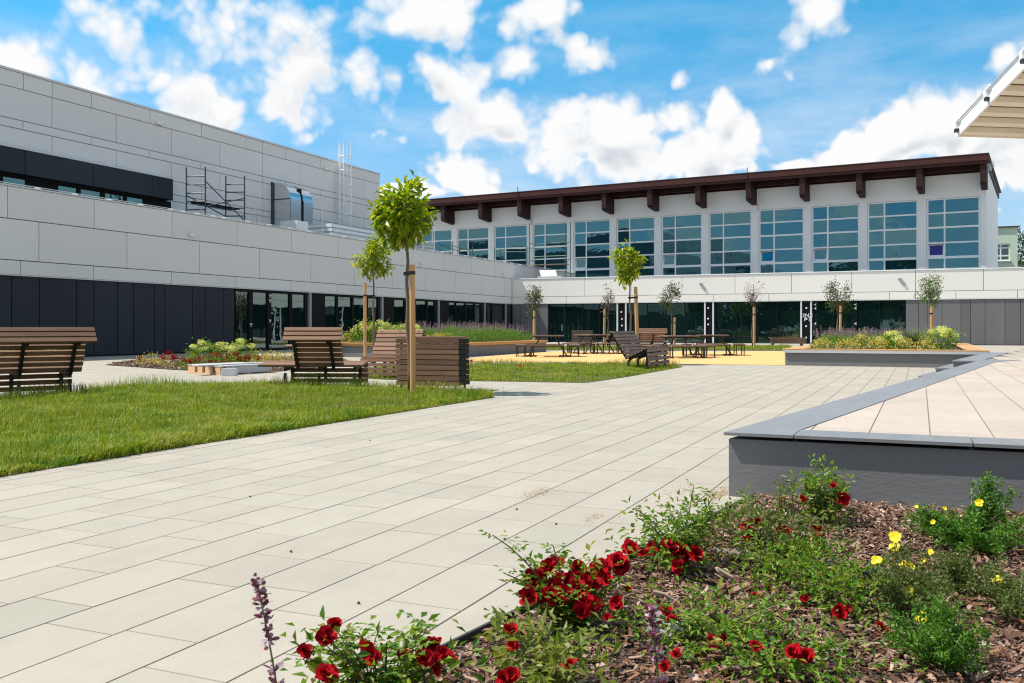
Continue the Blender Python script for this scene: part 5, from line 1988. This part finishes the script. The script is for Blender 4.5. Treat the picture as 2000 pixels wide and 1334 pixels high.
def bloom(parent, c, r0, facing, r, mat, name='bloom', rings=((7, 1.0, .18), (6, .78, .75), (5, .52, 1.15), (4, .32, 1.6)), core=None):
    f = unit(np.array(facing, float))
    x = unit(np.cross(f, (0.3, .2, .93)))
    y = np.cross(f, x)
    P, T, N, L = [], [], [], []
    for (k, rr, lift) in rings:
        off = r.uniform(0, 6.28)
        for i in range(k):
            a = off + 6.283 * i / k + r.normal() * .12
            d = math.cos(a) * x + math.sin(a) * y
            ll = lift + r.normal() * .15
            T.append(d * math.cos(ll) + f * math.sin(ll))
            N.append(f * math.cos(ll) - d * math.sin(ll))
            P.append(np.array(c) + f * r0 * .05 * (1 - rr))
            L.append(r0 * rr * r.uniform(.85, 1.15))
    L = np.array(L)
    V, F = petals(np.array(P), np.array(T), np.array(N), L, L * .95, .22)
    o = np_mesh(name, V, F, mat, parent)
    if core:
        q = MB()
        q.tube([np.array(c) + f * r0 * .05, np.array(c) + f * r0 * .22], r0 * core, 7)
        q.build('flower_centre', M['pollen'], o)
    return o


def rose_bush(label, base, h, spread, nst, leaf, blooms=(), br=.043, shoots=(), seed=1, mat=None, fill=0, group='red roses in the mulch bed', name='rose_bush', pitch=.036, cat='rose bush', mass=0):
    """blooms, shoots: photo pixel + distance; stems grow from the base to each of them"""
    r = np.random.default_rng(seed)
    t = thing(name, label, cat, base, 0, group)
    mb = MB()
    LP, LT, LN, LL = [], [], [], []

    def leaves_on(p0, p1, p2, dens, lo=.25):
        n_ = max(4, int(np.linalg.norm(p2 - p0) / pitch * dens * 1.5))
        for i in range(n_):
            f = lo + (1 - lo) * (i + r.random()) / n_
            p = p0 * (1 - f) ** 2 + 2 * p1 * f * (1 - f) + p2 * f * f
            a = r.uniform(0, 6.28)
            d = unit(np.array([math.cos(a), math.sin(a), r.uniform(.1, .8)]))
            sdv = unit(np.cross(d, (0, 0, 1)))
            up_ = np.cross(sdv, d)
            pl = leaf * r.uniform(1.0, 1.7)
            sz_ = leaf * r.uniform(.85, 1.4) * (1.1 - .45 * f)
            for (u_, s_, w_) in ((1.0, 0, 1.0), (.62, 1, .85), (.62, -1, .85), (.25, 1, .7), (.25, -1, .7)):
                LP.append(p + d * pl * u_)
                LT.append(unit(d * (1 if s_ == 0 else .5) + sdv * s_ * .85 + np.array([0, 0, -.2])))
                LN.append(up_ + r.normal(size=3) * .3)
                LL.append(sz_ * w_)

    def stem(e, dens, rr=.0035, lo=.25):
        b_ = np.array([r.normal() * .02, r.normal() * .02, 0])
        m = b_ * .4 + e * .45 + np.array([r.normal() * .03, r.normal() * .03, .30 * abs(e[2])])
        pts_ = [b_ * (1 - f) ** 2 + 2 * m * f * (1 - f) + e * f * f for f in np.linspace(0, 1, 6)]
        mb.tube(pts_, [rr * (1 - .55 * f) for f in np.linspace(0, 1, 6)], 5)
        leaves_on(b_, m, e, dens, lo)

    for i in range(nst):
        a = 6.283 * i / max(1, nst) + r.normal() * .4
        q = spread * math.sqrt(r.uniform(.08, 1))
        stem(np.array([q * math.cos(a), q * math.sin(a), h * r.uniform(.45, 1.05)]), 1.0)
    bl = []
    if mass:
        q = list(blooms)[:mass]
        blooms = list(blooms) + [(a_[0] + r.normal() * 13, a_[1] + r.normal() * 10, a_[2] - .03) for a_ in q]
    for (px, py, d, *rest) in blooms:
        d = d - (0 if mass else .13)
        c = atd(px, py, d) - np.array(base)
        stem(c - np.array([0, 0, .012]), .45, .003)
        bl.append((c, rest[0] if rest else br))
    for (px, py, d) in shoots:
        stem(atd(px, py, d) - np.array(base), 1.15, .0045, .12)
    if fill:
        V, F = crown_leaves((0, 0, h * .5), (spread * 1.1, spread * 1.1, h * .6), fill, leaf * 1.15, clump=max(10, fill // 18), shell=.3, seed=seed + 3)
        A = [(V, F)]
    else:
        A = []
    mb.build('stem', M['rose_stem'], t)
    LP, LT, LN, LL = map(np.array, (LP, LT, LN, LL))
    A.append(leafset(LP, LT, LN, LL, LL * .62, .16, .12))
    V, F = merge(A)
    np_mesh('foliage', V, F, mat or M['rose_leaf'], t)
    for c, r0 in bl:
        f = unit(np.array([r.normal() * .55, r.normal() * .55, .75]) + (np.array([0, 0, H]) - np.array(base)) * np.array([1, 1, .3]) * .28)
        bloom(t, c, r0 * r.uniform(.85, 1.15), f, r, M['rose'], core=.16 if r.random() < .5 else None)
    return t


Gb = lambda px, py: G(px, py, .015)
rose_bush('rose bush with the largest cluster of dark red blooms by the paving edge', Gb(1115, 1236), .24, .20, 9, .032,
          [(1052, 1128, 3.35), (1088, 1103, 3.4), (1082, 1150, 3.3), (1108, 1132, 3.35), (1100, 1168, 3.25), (1128, 1113, 3.4), (1142, 1165, 3.3), (1156, 1180, 3.25), (1066, 1163, 3.25), (1030, 1160, 3.2), (1024, 1172, 3.2), (1150, 1192, 3.2), (1162, 1143, 3.35), (1184, 1107, 3.45), (1198, 1095, 3.5), (1214, 1100, 3.5), (1170, 1112, 3.4), (1122, 1150, 3.3), (1040, 1148, 3.25), (1205, 1178, 3.3), (1230, 1150, 3.4, .022)],
          .034, [(962, 1045, 3.3), (1080, 1065, 3.35), (985, 1120, 3.2)], 201, mass=18, fill=266)
rose_bush('leggy rose bush with long leafy shoots leaning over the paving', Gb(1330, 1118), .30, .24, 9, .032,
          [(1253, 1080, 4.1), (1274, 1070, 4.2), (1330, 1073, 4.0), (1346, 1084, 4.0), (1320, 1077, 4.0), (1334, 1097, 3.95), (1313, 1066, 4.05), (1298, 1165, 3.8, .02)],
          .034, [(1355, 948, 4.2), (1236, 992, 4.2), (1300, 985, 4.2), (1400, 960, 4.3), (1265, 1020, 4.1), (1420, 990, 4.3), (1380, 985, 4.2)], 202, mass=6, fill=380)
rose_bush('low rose bush with three red blooms in front of the stage wall corner', Gb(1490, 1090), .22, .30, 10, .030,
          [(1458, 1028, 4.5), (1476, 1020, 4.55), (1462, 1044, 4.5), (1535, 1035, 4.5, .022), (1522, 1034, 4.5, .02), (1595, 1036, 4.6), (1590, 1048, 4.5)], .034, [(1455, 965, 4.9)], 203, fill=798, mat=M['potent_low'])
rose_bush('upright dark rose bush growing against the stage wall', Gb(1608, 1030), .30, .13, 9, .034, [(1645, 974, 5.1, .036), (1568, 975, 5.15, .022), (1628, 948, 5.1, .018)], .03, [(1588, 930, 5.1), (1575, 950, 5.1), (1612, 940, 5.1)], 204, fill=304)
rose_bush('budding rose shoot without flowers by the stage wall', Gb(1540, 1012), .26, .08, 4, .026, [], .03, [(1530, 948, 5.5), (1512, 985, 5.4), (1550, 962, 5.5)], 205, mat=M['potent_low'])
rose_bush('nearest rose bush with ragged red blooms over the paving', Gb(745, 1412), .26, .20, 10, .034,
          [(655, 1220, 2.55), (632, 1247, 2.5), (605, 1281, 2.45), (643, 1316, 2.4), (716, 1270, 2.5), (836, 1260, 2.6, .024), (852, 1288, 2.5), (872, 1286, 2.55), (848, 1305, 2.5), (790, 1281, 2.55, .022)], .026,
          [(800, 1238, 2.6), (755, 1255, 2.5), (700, 1235, 2.55)], 206, mass=8, fill=323)
rose_bush('pale green rose bush with fresh leaves at the front of the mulch bed', Gb(1075, 1370), .22, .18, 9, .036, [(998, 1232, 2.85, .024), (1002, 1260, 2.8, .02), (1113, 1298, 2.7, .022), (985, 1325, 2.6, .026), (1000, 1318, 2.6, .022)], .03, [(1075, 1215, 2.8), (1130, 1245, 2.7), (1020, 1268, 2.7)], 207, M['rose_new'], fill=285)
rose_bush('sprawling rose bush with scattered blooms in the middle of the mulch bed', Gb(1400, 1262), .17, .30, 11, .028, [(1394, 1254, 3.1), (1412, 1252, 3.1, .024), (1300, 1195, 3.3), (1312, 1210, 3.25, .024), (1322, 1278, 3.0, .024), (1300, 1302, 2.95, .024), (1185, 1205, 3.2, .02)], .028, [(1440, 1180, 3.3)], 208, fill=494)
rose_bush('low leafy rose bush with two red blooms low at the front', Gb(1520, 1325), .15, .27, 10, .028, [(1476, 1265, 2.95), (1549, 1274, 2.9, .032), (1576, 1280, 2.9, .028)], .028, [], 209, fill=418)
rose_bush('spreading rose bush with blooms beside the yellow flowered shrub', Gb(1610, 1180), .17, .30, 10, .028, [(1640, 1196, 3.5), (1656, 1194, 3.5, .024), (1718, 1224, 3.4, .026), (1728, 1240, 3.4, .026), (1572, 1168, 3.6, .018), (1474, 1164, 3.6, .018)], .03, [(1650, 1090, 3.9)], 210, fill=608)
rose_bush('low flowerless rose bush in front of the big mulch log', Gb(1540, 1130), .15, .28, 9, .028, [(1500, 1150, 3.9, .016)], .03, [], 211, fill=570)
rose_bush('small rounded weed at the foot of the stage wall corner', Gb(1455, 990), .06, .07, 5, .026, [], .03, [(1460, 955, 5.85)], 212, fill=26, group=None, name='low_weed', cat='weed')


def fine_shrub(label, base, h, spread, k, mat, blooms=(), tips=(), seed=1, leaf=.017):
    r = np.random.default_rng(seed)
    t = thing('cinquefoil_shrub', label, 'shrub', base, 0, 'fine leaved shrubs with yellow flowers')
    mb = MB()
    P, T = [], []
    tw = []
    for i in range(k):
        a = r.uniform(0, 6.28)
        q = spread * math.sqrt(r.random())
        tw.append(np.array([q * math.cos(a), q * math.sin(a), h * r.uniform(.35, 1.0) * (1.05 - .45 * (q / spread) ** 2)]))
    for (px, py, d) in tips:
        e = atd(px, py, d) - np.array(base)
        for j in range(7):
            tw.append(e * r.uniform(.75, 1.0) + r.normal(size=3) * [.03, .03, .015])
    for e in tw:
        b_ = np.array([r.normal() * .03, r.normal() * .03, 0])
        m = b_ * .5 + e * .4 + np.array([0, 0, .25 * e[2]])
        ts = np.linspace(0, 1, 5)
        mb.tube([b_ * (1 - f) ** 2 + 2 * m * f * (1 - f) + e * f * f for f in ts], [.0028 * (1 - .6 * f) for f in ts], 4)
        n_ = 26
        f = r.uniform(.35, 1.02, n_)[:, None]
        p = b_ * (1 - f) ** 2 + 2 * m * f * (1 - f) + e * f * f
        for rep in range(3):
            P.append(p + r.normal(size=(n_, 3)) * .010)
            T.append(unit(r.normal(size=(n_, 3)) + [0, 0, .45]))
    mb.build('stem', M['rose_stem'], t)
    P, T = np.concatenate(P), np.concatenate(T)
    V, F = leafset(P, T, rdirs(r, len(P)) + [0, 0, .8], leaf * r.uniform(.6, 1.25, len(P)), leaf * .5, .2, .1)
    np_mesh('foliage', V, F, mat, t)
    for (px, py, d, r0) in blooms:
        c = atd(px, py, d) - np.array(base)
        f = unit(np.array([r.normal() * .4, r.normal() * .4, .8]) + (np.array([0, 0, H]) - np.array(base)) * np.array([1, 1, .3]) * .3)
        bloom(t, c, r0, f, r, M['yellow'], 'bloom', ((5, 1.0, .22),), .26)
    return t


fine_shrub('upright fine leaved shrub with bright yellow flowers at the bed centre', Gb(1775, 1215), .26, .17, 34, M['potent_low'], [(1750, 1049, 3.75, .026), (1748, 1071, 3.7, .027), (1714, 1097, 3.6, .026), (1766, 1104, 3.6, .022), (1778, 1108, 3.6, .018), (1773, 1157, 3.45, .025)], [(1748, 1052, 3.75), (1716, 1100, 3.6), (1800, 1110, 3.6)], 301)
fine_shrub('dark fine leaved shrub with one yellow flower at the bed front', Gb(1830, 1310), .24, .20, 44, M['potent'], [(1803, 1208, 3.15, .024)], [(1800, 1215, 3.15), (1745, 1240, 3.1)], 302)
fine_shrub('tall dense green shrub against the stage wall with a raised spire', Gb(1900, 1078), .26, .34, 80, M['potent'], [(1912, 983, 4.5, .022), (1822, 1020, 4.4, .014), (1845, 992, 4.5, .012), (1790, 990, 4.5, .012)], [(1944, 912, 4.7), (1930, 930, 4.7), (1960, 945, 4.7), (1975, 965, 4.6), (1800, 995, 4.5)], 303, .020)
fine_shrub('loose olive green shrub with few buds before the dense green shrub', Gb(1880, 1165), .20, .26, 46, M['potent_low'], [(1818, 1078, 3.9, .014), (1803, 1096, 3.8, .014)], [], 304)
fine_shrub('small fine leaved shrub with one yellow flower by the bed edge', Gb(1985, 1215), .20, .20, 36, M['potent_low'], [(1948, 1135, 3.5, .024)], [], 305)


def spike(label, base, tip_px, tip_py, d, seed):
    """hyssop stem with whorls of mauve florets"""
    r = np.random.default_rng(seed)
    t = thing('hyssop_spike', label, 'flower', base, 0, 'mauve hyssop spikes close to the viewer')
    e = atd(tip_px, tip_py, d) - np.array(base)
    m = e * .5 + np.array([.02, 0, .02])
    cur = lambda f: 2 * m * f * (1 - f) + e * f * f
    MB().tube([cur(f) for f in np.linspace(0, 1, 9)], [.0032 * (1 - .5 * f) for f in np.linspace(0, 1, 9)], 6).build('stem', M['green_stem'], t)
    parts = []
    for w_ in (.45, .56, .64, .70, .80, .84, .89, .93, .965, 1.0):
        k = 19
        a = r.uniform(0, 6.28, k)
        dd = np.column_stack([np.cos(a), np.sin(a), r.uniform(-.25, .7, k)])
        c = cur(w_) + r.normal(size=(k, 3)) * [.003, .003, .006]
        parts.append(petals(c, dd, rdirs(r, k) + [0, 0, .5], .017 * (1.35 - .65 * w_) * r.uniform(.6, 1.5, k), .009, .2))
    V, F = merge(parts)
    np_mesh('florets', V, F, M['mauve_near'], t)
    P = np.array([cur(f) for f in (.15, .15, .3, .3, .42, .42, .55, .55)])
    a = r.uniform(0, 6.28, 8)
    V, F = leafset(P, np.column_stack([np.cos(a), np.sin(a), np.full(8, .3)]), np.tile([0, 0, 1.0], (8, 1)), .05, .022, .2, .2)
    np_mesh('foliage', V, F, M['rose_leaf'], t)
    return t


spike('mauve hyssop spike rising alone in front of the pale paving', atd(585, 1500, 1.85) * [1, 1, 0] + [0, 0, .015], 503, 1140, 1.75, 401)
spike('mauve hyssop spike in front of the white crumpled scrap', atd(1295, 1500, 1.9) * [1, 1, 0] + [0, 0, .015], 1271, 1192, 1.85, 402)

# roses of the round bed and poppies in the far lawn
for i, (px, py, lab, bl) in enumerate(((285, 713, 'lone pale rose at the empty end of the round bed', 1), (318, 716, 'small rose with one bloom on open mulch in the round bed', 1), (345, 717, 'rose clump with raised blooms left of the pallet', 4), (372, 722, 'rose clump just behind the pale pallet blocks', 4), (402, 722, 'rose clump in front of the pallet end hydrangea', 4), (430, 721, 'rose clump before the middle hydrangea of the round bed', 4), (460, 719, 'rose clump before the tallest round bed hydrangea', 5), (488, 717, 'rose clump where the golden shrubs begin', 4))):
    base = G(px, py, .01)
    t = thing('rose_bush', lab, 'rose bush', base, 0, 'red roses in the round bed')
    V, F = crown_leaves((0, 0, .16), (.34, .34, .20), 240, .055, clump=20, seed=500 + i)
    np_mesh('foliage', V, F, M['rose_leaf'] if i > 1 else M['euon'], t)
    r = np.random.default_rng(520 + i)
    for j in range(max(1, bl - 1)):
        V, F = crown_leaves((r.uniform(-.28, .28), r.uniform(-.28, .1), r.uniform(.18, .40)), (.062, .062, .045), 50, .06, shell=.5, seed=540 + i * 9 + j)
        np_mesh('bloom', V, F, M['rose'], t)
for px, py, lab in ((921, 706, 'red poppy at the paved edge of the far lawn'), (1017, 716, 'orange red poppy out in the far lawn grass')):
    d = FPX * (H - .1) / (py - HY) * .93
    c = atd(px, py, d)
    b_ = c.copy()
    b_[2] = .012
    t = thing('poppy', lab, 'flower', b_, 0, 'poppies in the far lawn')
    MB().tube([(0, 0, 0), (.01, 0, (c - b_)[2])], .004, 5).build('stem', M['green_stem'], t)
    bloom(t, c - b_, .055, (.1, -.8, .6), np.random.default_rng(3), M['poppy'], rings=((4, 1.0, .5), (4, .8, .9)))


# ------------------------------------------------------------------ bark mulch
def chips(name, P, z, smin, smax, seed, lift):
    r = np.random.default_rng(seed)
    k = len(P)
    L = r.uniform(smin, smax, k) * (1 + .6 * (r.random(k) < .12))
    Wd = L * r.uniform(.16, .42, k)
    T = np.clip(L * r.uniform(.06, .16, k), .002, .02)
    a = r.uniform(0, 6.28, k)
    tl, tw_ = r.normal(size=k) * .33, r.normal(size=k) * .35
    X = np.column_stack([np.cos(a) * np.cos(tl), np.sin(a) * np.cos(tl), np.sin(tl)])
    Y = unit(np.column_stack([-np.sin(a), np.cos(a), tw_]))
    Z = np.cross(X, Y)
    c = np.column_stack([P, z + lift * r.random(k) ** 1.5 + .3 * L * np.abs(np.sin(tl))])
    V = []
    for sz_ in (-1, 1):
        for sx, sy in ((-1, -1), (1, -1), (1, 1), (-1, 1)):
            j = 1 + .26 * r.normal(size=(k, 3)).clip(-1, 1)
            V.append(c + X * (L / 2 * sx * j[:, 0])[:, None] + Y * (Wd / 2 * sy * j[:, 1])[:, None] + Z * (T / 2 * sz_)[:, None])
    V = np.stack(V, 1).reshape(-1, 3)
    b = np.arange(k) * 8
    F = np.concatenate([np.stack([b + i for i in q], 1) for q in ((3, 2, 1, 0), (4, 5, 6, 7), (0, 1, 5, 4), (1, 2, 6, 5), (2, 3, 7, 6), (3, 0, 4, 7))])
    return kind(np_mesh(name, V, F, M['bark']), 'stuff')


bp = [(bed[0][0] + .05, bed[0][1]), (3.2, .8), (3.2, 6.08), (bed[3][0] + .03, 6.08)]
P = sample(bp, 30000, .8)
chips('bark_mulch', P, .014, .010, .036, 601, .035)
bq = [(0.6, .8), (6, .8), (6, 6.08), (0.6, 6.08)]
P = sample(bq, 22000, 0, 9)
chips('outer_bark_mulch', P, .014, .014, .046, 605, .03)
P = sample(bp, 1500, .3)
chips('coarse_bark_mulch', P, .03, .03, .052, 603, .022)
P = sample(rbed, 3800)
chips('round_bed_mulch', P, .014, .04, .12, 602, .03)
lg = thing('bark_log', 'short grey brown branch piece lying on the mulch behind the red blooms', 'log', Gb(1440, 1098))
MB().tube([(-.11, .06, .025), (0, 0, .035), (.12, -.05, .03)], [.022, .026, .022], 9).build('log', M['trunk'], lg, smooth=True)

sp_ = []
for (px, py, sx, k_) in ((1050, 962, .07, 330), (1160, 1012, .05, 120), (1408, 968, .09, 1100), (1330, 958, .12, 160)):
    q = G(px, py)[:2]
    t_ = rng.normal(size=(k_, 2)) * [sx * .55, sx * 1.9]
    sp_.append(q + t_)
sp_ = np.concatenate(sp_)
sp_ = sp_[(sp_[:, 0] + 1.15) - (sp_[:, 1] - 6.13) * SD[0] / SD[1] < -.02]
chips('sand_spill', sp_, .001, .0025, .007, 607, .001)
bpy.data.objects['sand_spill'].data.materials[0] = pm('dry_sand', (0.42, 0.29, 0.175), 0.9, 0.2, 30)

# small things lying in the bed and on the paving
c = Gb(1310, 1250)
t = thing('plastic_scrap', 'crumpled white fan shaped plastic scrap lying among the roses', 'litter', c)
vs, fs = [(0, 0, .012)], []
k = 22
for i in range(k + 1):
    a = math.pi * (.02 + .96 * i / k)
    rr = .085 if i % 2 else .078
    vs.append((rr * math.cos(a) * R2[0] + .02 * F2[0], rr * math.cos(a) * R2[1] + .02 * F2[1], .014 + .075 * math.sin(a) + (.01 if i % 2 else -.006)))
mb = MB()
for i in range(1, k + 1):
    mb.add([vs[0], vs[i], vs[i + 1]], [(0, 1, 2)])
    mb.add([tuple(np.array(q) - np.array([F2[0], F2[1], 0]) * -.002) for q in (vs[0], vs[i], vs[i + 1])], [(2, 1, 0)])
mb.build('sheet', M['white'], t)
t = thing('valve_box', 'small black irrigation valve half buried between roses and yellow shrub', 'valve', Gb(1702, 1140))
MB().box(-.035, .035, -.03, .03, 0, .055).build('housing', M['black_metal'], t)
MB().prism([(.022 * math.cos(a), .022 * math.sin(a)) for a in np.arange(10) * .628], .055, .068).build('cap', M['edging'], t)
for px, py in ((568, 1079), (1086, 1025), (488, 971), (852, 817), (722, 861), (1242, 1053), (1009, 996), (700, 1180)):
    p = G(px, py)
    t = tag(MB().add(*(lambda m: (m.v, m.f))(MB().tube([(-.006, 0, .004), (0, .002, .006), (.007, 0, .004)], [.003, .006, .003], 6))).build('pebble', M['pebble']), 'tiny dark pebble lying loose on the pale paving', 'pebble', 'loose pebbles on the paving')
    t.location = tuple(p)
